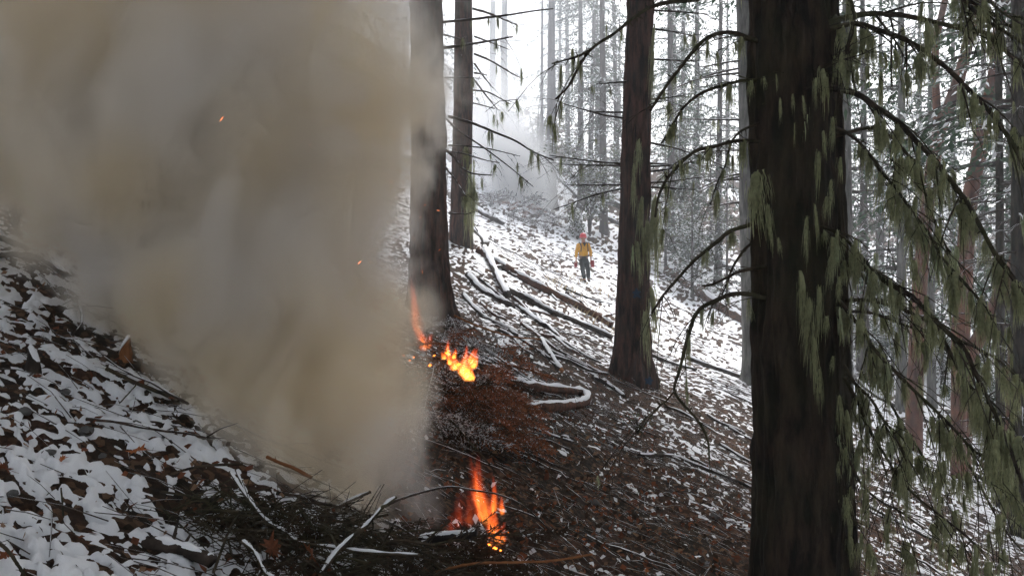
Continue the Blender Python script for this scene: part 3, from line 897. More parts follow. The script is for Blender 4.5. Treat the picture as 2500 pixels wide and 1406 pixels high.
for i, (x, y, wpx, hpx) in enumerate([(1290,610,110,80),(1350,650,90,55),(1240,560,90,70),(1330,580,70,50),(1200,545,60,60),(1560,1060,70,50),(40,560,120,110),(1385,500,50,45)]):
    g = G(x, y)
    rng = random.Random(300 + i)
    d = g.y
    mb = MB()
    w, h = wpx * d / FPX, hpx * d / FPX
    for k in range(26):
        e = Vector((rng.uniform(-1, 1) * w * .5, rng.uniform(-1, 1) * w * .5, h * rng.uniform(.3, 1)))
        q = crom([Vector((rng.uniform(-.1, .1) * w, rng.uniform(-.1, .1) * w, -.03)), e * .5 + Vector((0, 0, .1 * h)), e], 3)
        mb.tube(q, .0045 if d > 8 else .003, .002, n=4, rng=rng)
        for j in range(4):
            p = q[rng.randrange(2, len(q))]
            mb.tube([p, p + Vector((rng.uniform(-1, 1), rng.uniform(-1, 1), rng.uniform(-.2, 1))) * w * .12], .003, .0015, n=3)
    root = empty('bare_shrub', g)
    link('stem', mb.mesh('bare_shrub_stem', [M['twig_dusted']]), root)
    lv = MB()
    for k in range(90):
        c = Vector((rng.uniform(-.5, .5) * w, rng.uniform(-.5, .5) * w, rng.uniform(.1, 1) * h))
        l = .035
        dd = Vector((rng.uniform(-1, 1), rng.uniform(-1, 1), rng.uniform(-.5, .5))).normalized()
        s = dd.orthogonal().normalized() * l * .3
        lv.add([c, c + dd * l * .5 + s, c + dd * l, c + dd * l * .5 - s], [(0, 1, 2, 3)], k % 2)
    link('foliage', lv.mesh('foliage', [M['broadleaf'], M['leaf_russet']], False), root)
    tag(root, 'low twiggy shrub with few small leaves poking through the snow', 'shrub', 'low twiggy shrubs on the slope')

# ------------------------------------------------------------------ logs and branches on the ground
def snow_cap(pts, rads, thick, rng, arc=54, gaps=.15):
    """a ridge of snow along the upper side of a log"""
    V, F, n = [], [], 7
    L = len(pts)
    seed = rng.uniform(0, 100)
    for i in range(L):
        t = (pts[min(i + 1, L - 1)] - pts[max(i - 1, 0)]).normalized()
        up = Vector((0, 0, 1)) - t * t.z
        up.normalize()
        sd = t.cross(up)
        amt = float(np.clip(.75 + 1.6 * perlin(i * .37 + seed, .3, seed) , 0, 1.25))
        if gaps == 0: amt = max(.6, amt)
        if i in (0, L - 1): amt = 0
        off = float(perlin(i * .3, seed, 2.2)) * .5
        for k in range(n):
            a = (k / (n - 1) * 2 - 1)
            th = math.radians(arc) * a * (.55 + .45 * min(1, amt)) + off * .3
            hh = rads[i] * .93 + (thick * amt) * (1 - a * a) ** .6 + (0.06 * rads[i] * amt if amt > .05 else -.1 * rads[i])
            V.append(pts[i] + (up * math.cos(th) + sd * math.sin(th)) * hh)
    F = [(i * n + k, i * n + k + 1, (i + 1) * n + k + 1, (i + 1) * n + k) for i in range(L - 1) for k in range(n - 1)]
    mb = MB()
    mb.add(V, F)
    return mb.mesh('snow_cap', [M['snow']])

def fallen(name, label, cat, pxs, w0, w1=None, mat='log_bark', lift=.6, thick=.03, d=None, group=None, endm=None, sides=10, rng=None, stubs=3, snow=True, d1=None, rough=.10):
    """a log or stick through photo points; lies on the ground unless a depth is given"""
    rng = rng or random.Random(int(pxs[0][0] * 7 + pxs[0][1]))
    n = len(pxs)
    if d is None:
        pts = [G(x, y) for x, y in pxs]
    else:
        pts = [P(x, y, d + ((d if d1 is None else d1) - d) * i / (n - 1)) for i, (x, y) in enumerate(pxs)]
    w1 = w0 if w1 is None else w1
    rr = [(w0 + (w1 - w0) * i / (n - 1)) * p.y / FPX / 2 for i, p in enumerate(pts)]
    if d is None:
        pts = [p + Vector((0, 0, r * lift + .01)) for p, r in zip(pts, rr)]
    o = pts[0].copy()
    cr = crom([p - o for p in pts], 7)
    rads = [rr[0] + (rr[-1] - rr[0]) * i / (len(cr) - 1) for i in range(len(cr))]
    cr = [p + Vector((rng.uniform(-1, 1), rng.uniform(-1, 1), rng.uniform(-1, 1))) * rads[0] * .12 for p in cr]
    mb = MB()
    mb.tube(cr, rads, n=sides, rough=rough, rng=rng, capm=1)
    for k in range(stubs):
        i = rng.randrange(1, len(cr) - 1)
        e = Vector((rng.uniform(-1, 1), rng.uniform(-1, 1), rng.uniform(-.1, 1))).normalized()
        l = rads[i] * rng.uniform(1.6, 5)
        mb.tube([cr[i], cr[i] + e * l], rads[i] * .35, rads[i] * .12, n=5, rng=rng)
    root = empty(name, o)
    link('wood', mb.mesh('wood', [M[mat], M[endm or mat]]), root)
    if snow:
        link('snow_cap', snow_cap(cr, rads, thick, rng, 54, 0 if name == 'bent_log' else .15), root)
    tag(root, label, cat, group)
    return root

LOGS = [
 ('fallen_log', 'long reddish rotten log with snow on top, pointing at the paint-marked fir', [(1165,618),(1199,639),(1256,675),(1327,714),(1416,757),(1497,803)], 21, 20, 'rotten_wood', .03),
 ('fallen_log', 'dark log lying just below the long reddish rotten log', [(1234,714),(1291,739),(1345,767),(1391,785),(1492,828)], 17, 13, 'log_bark', .03),
 ('fallen_log', 'curved dark log beside the forked snowy limb', [(1142,678),(1177,714),(1220,739),(1277,764),(1330,800)], 18, 12, 'log_bark', .02),
 ('fallen_branch', 'thin snowy stick sloping below the thick smoky fir', [(1131,724),(1163,760),(1195,785),(1266,817)], 12, 7, 'log_bark', .02),
 ('fallen_branch', 'short snowy log with a sawn orange end', [(1320,831),(1345,874),(1370,910)], 13, 14, 'log_bark', .02),
 ('fallen_branch', 'thin dark snow-topped stick right of the red needle brush', [(1231,1023),(1284,1041),(1327,1062),(1400,1085)], 10, 5, 'log_bark', .012),
 ('fallen_log', 'long pale snowy log, left one of the pair above the person in yellow', [(1359,435),(1411,484),(1466,528),(1530,558),(1600,585)], 13, 10, 'log_bark', .05),
 ('fallen_log', 'thick snowy log, right one of the pair above the person in yellow', [(1422,456),(1466,487),(1522,517),(1590,552)], 19, 17, 'log_bark', .05),
 ('fallen_log', 'straight snowy log right of the paint-marked fir, upper one', [(1629,580),(1707,620),(1781,661),(1830,690)], 15, 12, 'log_bark', .05),
 ('fallen_log', 'thick brown bare-sided log running down towards the grey fir', [(1629,672),(1670,694),(1744,750),(1814,791)], 34, 30, 'rotten_wood', .03),
 ('fallen_log', 'snowy log uphill of the small sapling on the mid slope', [(1150,508),(1185,530),(1230,552)], 16, 12, 'log_bark', .04),
 ('fallen_branch', 'snow-lined limb below the thick brown log', [(1577,865),(1641,890),(1700,905)], 10, 6, 'log_bark', .015),
 ('fallen_branch', 'long snow-lined limb pointing at the foot of the grey fir', [(1676,878),(1745,903),(1848,934)], 12, 9, 'log_bark', .02),
 ('fallen_branch', 'long dark limb across the brown leaf bank left of the lichen-draped fir', [(1559,1119),(1641,1119),(1710,1145),(1788,1175),(1857,1205)], 11, 8, 'log_bark', .01),
 ('fallen_branch', 'short dark limb at the foot of the paint-marked fir', [(1447,925),(1490,947),(1525,972)], 12, 8, 'log_bark', .012),
 ('fallen_log', 'snowy log on the left bank disappearing behind the smoke, upper one', [(-30,580),(0,591),(59,614),(115,642)], 20, 16, 'log_bark', .03),
 ('fallen_log', 'bent snowy log on the left bank disappearing behind the smoke, lower one', [(-30,636),(0,632),(59,630),(110,646),(160,680)], 15, 16, 'log_bark', .025),
 ('fallen_branch', 'snow-lined limb on the slope right of the lichen-draped fir', [(2103,1224),(2146,1253),(2254,1310),(2326,1339)], 9, 6, 'log_bark', .012),
 ('fallen_branch', 'long snowy limb below the red madrones', [(2085,925),(2146,975),(2220,1010),(2290,1045)], 12, 8, 'log_bark', .02),
 ('fallen_log', 'mossy log in the corner below the dark red madrone', [(2420,1190),(2460,1205),(2530,1235)], 44, 40, 'log_bark', .02),
]
for nm, lb, pxs, w0, w1, mt, th in LOGS:
    fallen(nm, lb, 'log' if nm == 'fallen_log' else 'branch', pxs, w0, w1, mt, .6, th, endm='cut_wood' if 'sawn' in lb else None)
rt = random.Random(555)
for i in range(22):
    x, y = rt.uniform(1115, 1400), rt.uniform(650, 900)
    L_ = rt.uniform(50, 150)
    sl = rt.uniform(.3, .75)
    pxs = [(x + L_ * t, y + L_ * sl * t + rt.uniform(-6, 6)) for t in (0, .35, .7, 1)]
    fallen('fallen_limb', 'crooked snow-lined limb in the tangle around the long rotten log', 'branch', pxs, rt.uniform(5, 10), rt.uniform(3, 6), rt.choice(('log_bark', 'log_bark', 'rotten_wood')), rt.uniform(.6, 1.8), .012,
           group='limbs in the tangle on the slope', rng=rt, sides=7)
for i in range(20):
    x, y = rt.uniform(1600, 1850) if i < 9 else rt.uniform(2090, 2480), rt.uniform(800, 1250)
    if i < 9: y = rt.uniform(820, 1150)
    L_ = rt.uniform(60, 190)
    pxs = [(x + L_ * t, y + L_ * .5 * t + rt.uniform(-5, 5)) for t in (0, .35, .7, 1)]
    fallen('fallen_limb', 'thin snow-lined limb lying down the slope around the lichen-draped fir', 'branch', pxs, rt.uniform(4, 8), rt.uniform(2, 4), 'log_bark', .8, .010,
           group='limbs around the lichen-draped fir', rng=rt, sides=6)
fallen('fallen_limb', 'forked snow-covered limb propped above the dark curved log', 'branch', [(1156,568),(1184,599),(1184,622),(1201,656),(1221,699),(1238,736)], 13, 18, 'log_bark', 1.6, .03)
fallen('bent_log', 'elbow-shaped bent log with snow on both arms beside the red needle brush', 'log',
       [(1224,938),(1284,956),(1362,963),(1425,972),(1432,990),(1400,1002),(1340,1006),(1277,1012)], 26, 27, 'rotten_wood', .75, .025, endm='cut_wood', sides=14, stubs=1)
fallen('red_stick', 'thin reddish stick arching over the litter above the red needle brush', 'branch', [(1110,771),(1167,796),(1249,821),(1320,828)], 5, 3.5, 'orange_wood', .6, .01, d=8.2, d1=8.9, snow=False)
# foreground pile, raised sticks: photo points, depth, depth at the end, thickness
STICKS = [
 ('dark mossy pole reaching from the left bank into the smoke', [(258,898),(333,935),(403,963),(470,1000),(512,1030)], 4.0, 4.2, 10, 9, 'stick_bark', False, None),
 ('charred stub pointing into the smoke below the mossy pole', [(379,1021),(422,1047),(483,1072),(520,1082)], 4.2, 4.3, 15, 13, 'char', False, 'char'),
 ('broken branch with a torn orange end left of the smoke base', [(347,1145),(402,1174),(486,1196),(535,1226),(600,1262)], 3.5, 3.6, 16, 14, 'stick_bark', True, 'orange_wood'),
 ('long thin bare stick arching up into the smoke', [(255,1300),(285,1268),(324,1226),(389,1177),(435,1151),(506,1136),(593,1132)], 3.3, 3.5, 5, 7, 'stick_bark', False, None),
 ('short reddish stick end floating out of the thick smoke', [(652,1115),(680,1128),(712,1140),(760,1165)], 3.55, 3.8, 8, 9, 'orange_wood', False, None),
 ('snow-topped limb lying along the near edge of the pile', [(330,1275),(347,1278),(422,1290),(519,1307),(600,1330)], 3.2, 3.2, 18, 14, 'stick_bark', True, None),
 ('thick snow-capped mossy log end at the near edge of the pile', [(310,1345),(370,1330),(440,1340),(520,1372)], 2.95, 2.9, 42, 34, 'log_bark', True, None),
 ('snow-lined branch rising from the near edge to the knot above the coals', [(781,1404),(830,1339),(895,1281),(933,1239),(966,1213)], 3.0, 3.35, 13, 9, 'stick_bark', True, 'orange_wood'),
 ('slender dark branch arching over the flames of the near pile', [(940,1236),(966,1222),(1024,1203),(1096,1188),(1154,1196),(1225,1209),(1284,1239),(1349,1300),(1400,1345)], 3.35, 3.2, 7, 2.5, 'twig_dusted', False, None),
 ('long snow-lined branch crossing the near edge of the pile', [(560,1150),(600,1210),(650,1270),(700,1300),(732,1323),(830,1339),(911,1349),(1024,1355)], 3.3, 3.05, 6, 9, 'stick_bark', True, None),
 ('thin reddish twig lying below the flames', [(1060,1398),(1083,1391),(1154,1375),(1251,1372),(1349,1368),(1446,1352)], 3.4, 3.6, 8, 5, 'orange_wood', False, None),
 ('dark sawn stub beside the flames of the near pile', [(1030,1322),(1044,1316),(1105,1310),(1165,1302)], 3.6, 3.65, 27, 25, 'char', True, 'char'),
 ('upright thin dark sapling on the left bank', [(149,1190),(153,1240),(156,1300),(157,1404)], 2.9, 2.8, 4, 6, 'stick_bark', False, None),
 ('thin dark twig leaning on the mossy pole', [(333,938),(323,950),(276,999),(227,1028)], 3.95, 3.8, 4, 2, 'stick_bark', False, None),
 ('thin vertical twig hanging from the mossy pole', [(450,995),(444,1040),(440,1090),(442,1140)], 4.1, 4.0, 4, 2, 'stick_bark', False, None),
 ('fork of bare twigs standing out of the smoke base', [(575,1145),(600,1200),(625,1240),(650,1275)], 3.4, 3.3, 6, 7, 'stick_bark', True, None),
 ('snowy pale limb in the smoke above the coals', [(790,1260),(830,1235),(870,1215),(905,1200)], 3.75, 3.7, 9, 7, 'stick_bark', True, None),
 ('thin dark branch slanting behind the flames', [(1100,1025),(1140,1070),(1180,1115),(1240,1190),(1300,1250)], 4.9, 4.4, 4, 3, 'stick_bark', False, None),
 ('snow-lined stick on the lower left bank', [(90,1404),(110,1370),(130,1335),(145,1320)], 2.6, 2.7, 8, 6, 'stick_bark', True, None),
 ('dark bare branch curving over the left corner', [(-20,1310),(20,1345),(45,1380),(70,1420)], 2.3, 2.3, 9, 8, 'stick_bark', False, None),
 ('snow-lined crooked twig below the broken branch', [(590,1320),(620,1345),(650,1400),(700,1420)], 2.9, 2.8, 8, 9, 'stick_bark', True, None),
]
for lb, pxs, d, d1, w0, w1, mt, sn, en in STICKS:
    fallen('branch', lb, 'branch', pxs, w0, w1, mt, d=d, d1=d1, thick=.005, endm=en, sides=9, stubs=4, snow=sn, rough=.14)

# splintered stumps and small stones on the left bank
def stump(label, px, py, wpx, hpx, slant, seed, mat='log_bark', cat='stump'):
    rng = random.Random(seed)
    g = G(px, py)
    d = g.y
    w, h = wpx * d / FPX, hpx * d / FPX
    n = 10
    V, rows = [], 5
    for j in range(rows):
        t = j / (rows - 1)
        for k in range(n):
            th = 2 * math.pi * k / n
            r = .5 * w * (1.15 - .45 * t) * rng.uniform(.85, 1.15)
            zt = h * (1 + slant * math.cos(th) + rng.uniform(-.08, .08))
            V.append((math.cos(th) * r, math.sin(th) * r * .8, -.05 + (zt + .05) * t))
    F = [(j * n + k, j * n + (k + 1) % n, (j + 1) * n + (k + 1) % n, (j + 1) * n + k) for j in range(rows - 1) for k in range(n)]
    F.append(tuple((rows - 1) * n + k for k in range(n)))
    mb = MB(); mb.add(V, F)
    root = empty('stump', g)
    link('wood', mb.mesh('wood', [M[mat]], False), root)
    cap = MB()
    T = [V[(rows - 1) * n + k] for k in range(n)]
    c = (sum(p[0] for p in T) / n, sum(p[1] for p in T) / n, sum(p[2] for p in T) / n)
    ring1 = [(p[0] * 1.04, p[1] * 1.04, p[2] + .004) for p in T]
    ring2 = [(c[0] + (p[0] - c[0]) * .65, c[1] + (p[1] - c[1]) * .65, c[2] + (p[2] - c[2]) * .7 + .03) for p in T]
    W_ = ring1 + ring2 + [(c[0], c[1], c[2] + .04)]
    cap.add(W_, [(k, (k + 1) % n, n + (k + 1) % n, n + k) for k in range(n)] + [(n + k, n + (k + 1) % n, 2 * n) for k in range(n)])
    link('snow_cap', cap.mesh('snow_cap', [M['snow']]), root)
    tag(root, label, cat)
stump('wedge of splintered wood with a slanting snow top on the left bank', 305, 880, 36, 34, .6, 1, 'orange_wood')
stump('dark grey broken stump with a snow cap on the left bank', 82, 915, 40, 44, -.45, 3)
stump('short sawn stub above the flames of the near pile', 1187, 1082, 18, 24, .05, 6)

def stone(label, px, py, wpx, seed, group):
    rng = random.Random(seed)
    g = G(px, py)
    w = wpx * g.y / FPX
    V, F = [], []
    n, rows = 10, 6
    for j in range(rows + 1):
        ph = math.pi * j / rows
        for k in range(n):
            th = 2 * math.pi * k / n
            q = 1 + .35 * float(perlin(math.cos(th) * 1.3 + seed, math.sin(th) * 1.3, math.cos(ph) * 1.3))
            V.append((math.sin(ph) * math.cos(th) * w * .55 * q, math.sin(ph) * math.sin(th) * w * .45 * q, math.cos(ph) * w * .32 * q))
    F = [(j * n + k, (j + 1) * n + k, (j + 1) * n + (k + 1) % n, j * n + (k + 1) % n) for j in range(rows) for k in range(n)]
    mb = MB(); mb.add(V, F)
    o = link('stone', mb.mesh('stone', [M['stone']], False), loc=g + Vector((0, 0, w * .12)), rot=(0, 0, rng.uniform(0, 6)))
    tag(o, label, 'stone', group)
for i, (x, y, w) in enumerate([(1745,1265,26),(1640,1200,16),(60,1010,34),(210,1060,38),(330,1040,30),(120,1110,30),(30,1210,30),(250,1120,26),(160,960,26),(1450,1230,26),(390,1090,22)]):
    stone('grey stone half sunk in the snowy leaf litter', x, y, w, i, 'stones in the leaf litter')

# ------------------------------------------------------------------ scattered sticks, leaves and needle litter
def surf(x, y):
    return max(Hs(x, y), Hs(x, y) + float(snow_depth(np.float64(x), np.float64(y))))
def rand_ground(rng, rmin, rmax, amin=-36, amax=36, p=1.0):
    r = rmin * (rmax / rmin) ** (rng.random() ** p)
    a = math.radians(rng.uniform(amin, amax))
    return r * math.sin(a), r * math.cos(a)
rng = random.Random(77)
SM = []
for i in range(9):
    mb = MB()
    L_ = 1.0
    pts = [Vector((t, rng.uniform(-.03, .03) + .06 * math.sin(t * 3 + i), rng.uniform(-.01, .02) + .05 * t * (1 - t))) for t in np.linspace(0, 1, 7)]
    mb.tube(pts, .013, .005, n=6, rough=.15, rng=rng)
    for k in range(4):
        p = pts[rng.randrange(1, 6)]
        e = Vector((rng.uniform(.2, 1), rng.uniform(-.8, .8), rng.uniform(-.1, .5))).normalized()
        mb.tube([p, p + e * .12, p + e * .24 + Vector((.03, 0, -.02))], .006, .002, n=4, rng=rng)
    SM.append(mb.mesh('fallen_stick', [M['twig_snow'] if i % 3 else M['twig_dusted']]))
for i in range(270):
    x, y = rand_ground(rng, 2.4, 40, -34, 34, .8)
    a = rng.gauss(0, .45) + (math.pi if rng.random() < .3 else 0)
    L_ = rng.uniform(.35, 1.0) * (.55 + .05 * min(28, y))
    z0, z1 = surf(x, y), surf(x + math.cos(a) * L_, y + math.sin(a) * L_)
    o = link('fallen_stick', SM[i % 9], loc=(x, y, z0 + .012), rot=(rng.uniform(0, .4), -math.atan2(z1 - z0, L_), a), scale=(L_, L_ * rng.uniform(.7, 1.3), L_ * rng.uniform(.7, 1.3)))
    tag(o, 'thin snow-dusted stick lying on the slope', 'stick', 'thin sticks scattered on the slope')

mb = MB()
for i in range(13000):
    x, y = rand_ground(rng, 2.0, 60, -36, 36, .6)
    if x < -.5 and y < 7 and rng.random() < .7: continue
    a = rng.gauss(0, .7) + (math.pi if rng.random() < .3 else 0)
    L_ = rng.uniform(.10, .45) * (.6 + .05 * min(30, y))
    z0, z1 = surf(x, y), surf(x + math.cos(a) * L_, y + math.sin(a) * L_)
    p0 = Vector((x, y, z0 + .004)); p1 = Vector((x + math.cos(a) * L_, y + math.sin(a) * L_, z1 + rng.uniform(.0, .04)))
    mid = p0.lerp(p1, .5) + Vector((rng.uniform(-.06, .06) * L_, rng.uniform(-.06, .06) * L_, rng.uniform(0, .05) * L_ + .004))
    r = rng.uniform(.0018, .004) * (.8 + .035 * min(40, y))
    mb.tube([p0, mid, p1], r, r * .5, n=3, caps=False, rng=rng)
o = link('twig_litter', mb.mesh('twig_litter', [M['twig_dusted']]))
tag(o, 'fine twigs strewn over the snow and needle litter', 'twigs', kind='stuff')

mb = MB()
def leaf_quad(mb, c, l, rng, m, up=.8):
    nrm = Vector((rng.uniform(-1, 1), rng.uniform(-1, 1), rng.uniform(.2, 1.4) * up)).normalized()
    d = nrm.orthogonal().normalized()
    d = Matrix.Rotation(rng.uniform(0, 6.28), 3, nrm) @ d
    s = nrm.cross(d) * l * rng.uniform(.25, .45)
    mb.add([c - d * l * .5, c + s + nrm * l * .12, c + d * l * .5, c - s + nrm * l * rng.uniform(-.1, .15)], [(0, 1, 2), (0, 2, 3)], m)
for i in range(26000):
    x, y = rand_ground(rng, 1.8, 24, -38, 38, .8)
    cvr = float(cover(np.float64(x), np.float64(y)))
    if rng.random() > .06 + cvr * 1.7: continue
    m = rng.choices((0, 1, 2, 3), (.46, .38, .13, .03))[0]
    c = Vector((x, y, Hs(x, y) + rng.uniform(.0, .035)))
    leaf_quad(mb, c, rng.uniform(.018, .05) * (1 if cvr < .3 else 1.3), rng, m)
o = link('leaf_litter', mb.mesh('leaf_litter', [M['leaf_dark'], M['leaf_russet'], M['leaf_tan'], M['snow']], False))
tag(o, 'brown dead leaves and needles littering the slope', 'leaves', kind='stuff')

# larger maple leaves, each its own
def maple(seed):
    rng = random.Random(seed)
    mb = MB()
    prof = [(0, .15), (25, .62), (40, .38), (62, .95), (78, .5), (90, 1.05)]
    ang = [(90 - a, r) for a, r in prof[::-1]]
    out = []
    full = [(a, r) for a, r in ((-80, .25), (-55, .7), (-38, .4), (-18, .95), (-2, .5), (0, .55), (22, .9), (40, .5), (55, .8), (72, .52), (90, 1.1), (108, .52), (125, .8), (140, .5), (158, .9), (182, .5), (198, .95), (218, .4), (235, .7), (260, .25))]
    V = [(0, 0, 0)]
    for a, r in full:
        t = math.radians(a)
        V.append((math.cos(t) * r, math.sin(t) * r, .25 * r * r * math.sin(a * .05 + seed) + rng.uniform(-.08, .12)))
    F = [(0, i, i + 1) for i in range(1, len(full))]
    mb.add(V, F)
    mb.tube([(0, -.1, 0), (.05, -.6, .05), (.1, -1.0, .12)], .02, .015, n=3)
    return mb
LMESH = [maple(i).mesh('maple_leaf', [M[k]], False) for i, k in enumerate(('leaf_orange', 'leaf_russet', 'leaf_tan', 'leaf_dark', 'leaf_russet', 'leaf_orange'))]
def put_leaf(px, py, wpx, k, label, group, lift=.02, tilt=.5):
    g = G(px, py)
    s = wpx * g.y / FPX / 2
    o = link('maple_leaf', LMESH[k], loc=g + Vector((0, 0, lift)), rot=(R.uniform(-tilt, tilt) + .25, R.uniform(-tilt, tilt), R.uniform(0, 6.28)), scale=s)
    tag(o, label, 'leaf', group)
put_leaf(335, 1122, 60, 0, 'bright orange maple leaf on the snow above the torn branch', None, .035, .3)
put_leaf(150, 1145, 34, 0, 'small orange maple leaf standing in the snow left of the torn branch', None, .03, .8)
put_leaf(15, 1165, 60, 1, 'curled russet maple leaf at the edge of the left bank', None, .03, .6)
put_leaf(15, 1385, 60, 1, 'dark russet leaf in the corner of the left bank', None, .03, .6)
for (x, y, w, d, k, lb) in [(760,1352,74,2.95,1,'large brown maple leaf caught in the near edge of the pile'),(665,1340,86,3.0,4,'broad russet maple leaf leaning on the snow-lined crossing branch')]:
    p = P(x, y, d)
    o = link('maple_leaf', LMESH[k], loc=p, rot=(1.1, .3, 2.0 + x), scale=w * d / FPX / 2)
    tag(o, lb, 'leaf')
for i in range(70):
    x, y = R.uniform(1220, 1850), R.uniform(1080, 1400)
    put_leaf(x, y, R.uniform(14, 26), R.choice((0, 1, 2, 2, 4)), 'small fallen leaf on the brown bank before the lichen-draped fir', 'fallen leaves on the brown bank', .015, .5)
for i in range(28):
    x, y = R.uniform(-10, 480), R.uniform(760, 1400)
    put_leaf(x, y, R.uniform(12, 26), R.choice((1, 3, 3, 3, 2)), 'small brown leaf poking out of the snow on the left bank', 'brown leaves on the left bank', .02, .9)

# dry grass tufts
mb = MB()
for (px, py, n, sp) in [(1500,545,90,.9),(1290,500,110,1.6),(1330,495,90,1.2),(1480,800,60,.5),(1700,470,120,2.5),(1440,700,60,.8),(1680,520,90,2.0),(2310,770,80,1.5),(2420,900,60,1.0),(1440,580,50,1),(1400,720,60,.8),(1450,420,90,2),(1520,430,90,2.5)]:
    g = G(px, py)
    for i in range(n):
        x, y = g.x + rng.gauss(0, sp), g.y + rng.gauss(0, sp)
        c = Vector((x, y, Hs(x, y) - .01))
        h_ = rng.uniform(.12, .32)
        e = Vector((rng.uniform(.0, .9), rng.uniform(-.5, .2), 1)).normalized() * h_
        s = Vector((.012, 0, 0))
        mb.add([c - s, c + s, c + e * .6 + s * .6, c + e + Vector((.05, 0, -.05)), c + e * .6 - s * .6], [(0, 1, 2, 4), (4, 2, 3)])
o = link('dry_grass', mb.mesh('dry_grass', [M['dry_grass']], False))
tag(o, 'tan dead grass showing through the snow', 'grass', kind='stuff')

# ------------------------------------------------------------------ burning brush piles
def bough_mesh(name, seed, mats, n_tw=30, nl=20, snow=.2, L=1.0):
    """a cut fir bough: stem, side twigs and needles"""
    rng = random.Random(seed)
    mb = MB()
    fn = lambda t: Vector((t * L, .06 * math.sin(t * 3 + seed), -.14 * t * t))
    mb.tube([fn(i / 6) for i in range(7)], .010, .003, n=5, rng=rng)
    for i in range(n_tw):
        t = .12 + .88 * i / n_tw
        p = fn(t)
        sg = 1 if i % 2 else -1
        l = (.34 * (1 - t) + .10) * rng.uniform(.7, 1.2)
        d = Vector((.75, sg * .8, rng.uniform(-.45, .35))).normalized()
        e = p + d * l + Vector((0, 0, -.05 * l))
        mb.tube([p, e], .004, .002, n=3, rng=rng, caps=False)
        for k in range(nl):
            q = p.lerp(e, (k + .5) / nl)
            dd = (d + Vector((rng.uniform(-1, 1), rng.uniform(-1, 1), rng.uniform(-1, 1)))).normalized() * rng.uniform(.028, .055)
            s = dd.orthogonal().normalized() * .0075
            s = Matrix.Rotation(rng.uniform(0, 6.28), 3, dd.normalized()) @ s
            mb.add([q - s, q + s, q + dd], [(0, 1, 2)], 2 if rng.random() < snow else 1)
    return mb.mesh(name, mats, False)
BRED = [bough_mesh('red_bough', 400 + i, [M['branch_bark'], M['dead_needle'], M['needle_snow']], snow=.06) for i in range(3)]
BSNOW = [bough_mesh('snowy_bough', 410 + i, [M['twig_snow'], M['leaf_dark'], M['needle_snow']], snow=.42) for i in range(3)]
BDARK = [bough_mesh('dark_bough', 420 + i, [M['stick_bark'], M['leaf_dark'], M['needle_snow']], snow=.06) for i in range(3)]

def heap(px, py, wpx, hpx, depth_r, n, meshes, label, group, seed, sc=(.4, .8), shape=1.0, dd=0, lowz=0):
    """boughs thrown on a heap: each one rests on the mound's surface"""
    rng = random.Random(seed)
    g = G(px, py)
    d = g.y + dd
    w, h = wpx * d / FPX / 2, hpx * d / FPX
    gx = (px - 1250) / FPX * d
    for i in range(n):
        a, q = rng.uniform(0, 6.283), math.sqrt(rng.random())
        x, y = gx + math.cos(a) * q * w, d + math.sin(a) * q * depth_r
        z = Hs(x, y) + h * (1 - q ** 2) ** shape * rng.uniform(.25, 1) + .03 + lowz
        s = rng.uniform(*sc)
        o = link('fir_bough', rng.choice(meshes), loc=(x, y, z), rot=(rng.uniform(-.5, .5), rng.uniform(-.2, .6), a + rng.uniform(-.9, .9)), scale=s)
        tag(o, label, 'bough', group)
heap(1155, 1060, 90, 180, .25, 16, BDARK, 'charred dark bough in the burning heap by the bent log', 'charred boughs of the burning heap', 11, (.3, .55))
heap(1168, 1045, 145, 245, .30, 56, BRED, 'fir bough with dry red needles on the burning heap by the bent log', 'red boughs of the burning heap', 1, (.3, .6))
heap(1035, 1010, 150, 200, .35, 28, BSNOW, 'snow-dusted dark bough on the smoky side of the burning heap', 'snowy boughs of the burning heap', 2, (.3, .6))
heap(1080, 830, 170, 90, .5, 22, BSNOW, 'snow-dusted bough uphill of the burning heap', 'snowy boughs uphill of the heap', 5, (.35, .6))
heap(880, 1395, 600, 45, .30, 36, BDARK, 'dark twiggy bough at the near edge of the smoking pile', 'dark boughs of the smoking pile', 3, (.3, .65), dd=.25)
heap(1260, 520, 170, 62, 1.6, 26, BSNOW, 'snowy bough on the far heap under the white smoke', 'snowy boughs of the far heap', 6, (1.2, 2.2))
heap(1285, 528, 90, 45, 1.2, 7, BRED, 'reddish bough on the far heap under the white smoke', 'red boughs of the far heap', 7, (.9, 1.5))
# fine slash woven through the near pile
mb = MB()
rng = random.Random(88)
for i in range(620):
    a, q = rng.uniform(0, 6.283), math.sqrt(rng.random())
    x, y = -.52 + math.cos(a) * q * .72, 3.22 + math.sin(a) * q * .36
    z = Hs(x, y) + 0.13 * (1 - q * q) * rng.random() + .01
    e = Vector((rng.uniform(-1, 1), rng.uniform(-.6, .6), rng.uniform(-.25, .45))).normalized() * rng.uniform(.1, .5)
    p = Vector((x, y, z))
    mb.tube(crom([p - e * .5, p + Vector((rng.uniform(-.03, .03), rng.uniform(-.03, .03), .03)), p + e * .5], 3), rng.choice((.0015, .002, .003, .006)), .0012, n=4, caps=False, rng=rng)
o = link('slash_twigs', mb.mesh('slash_twigs', [M['stick_bark']]))
tag(o, 'tangle of fine dark twigs filling the smoking pile', 'twigs', kind='stuff')

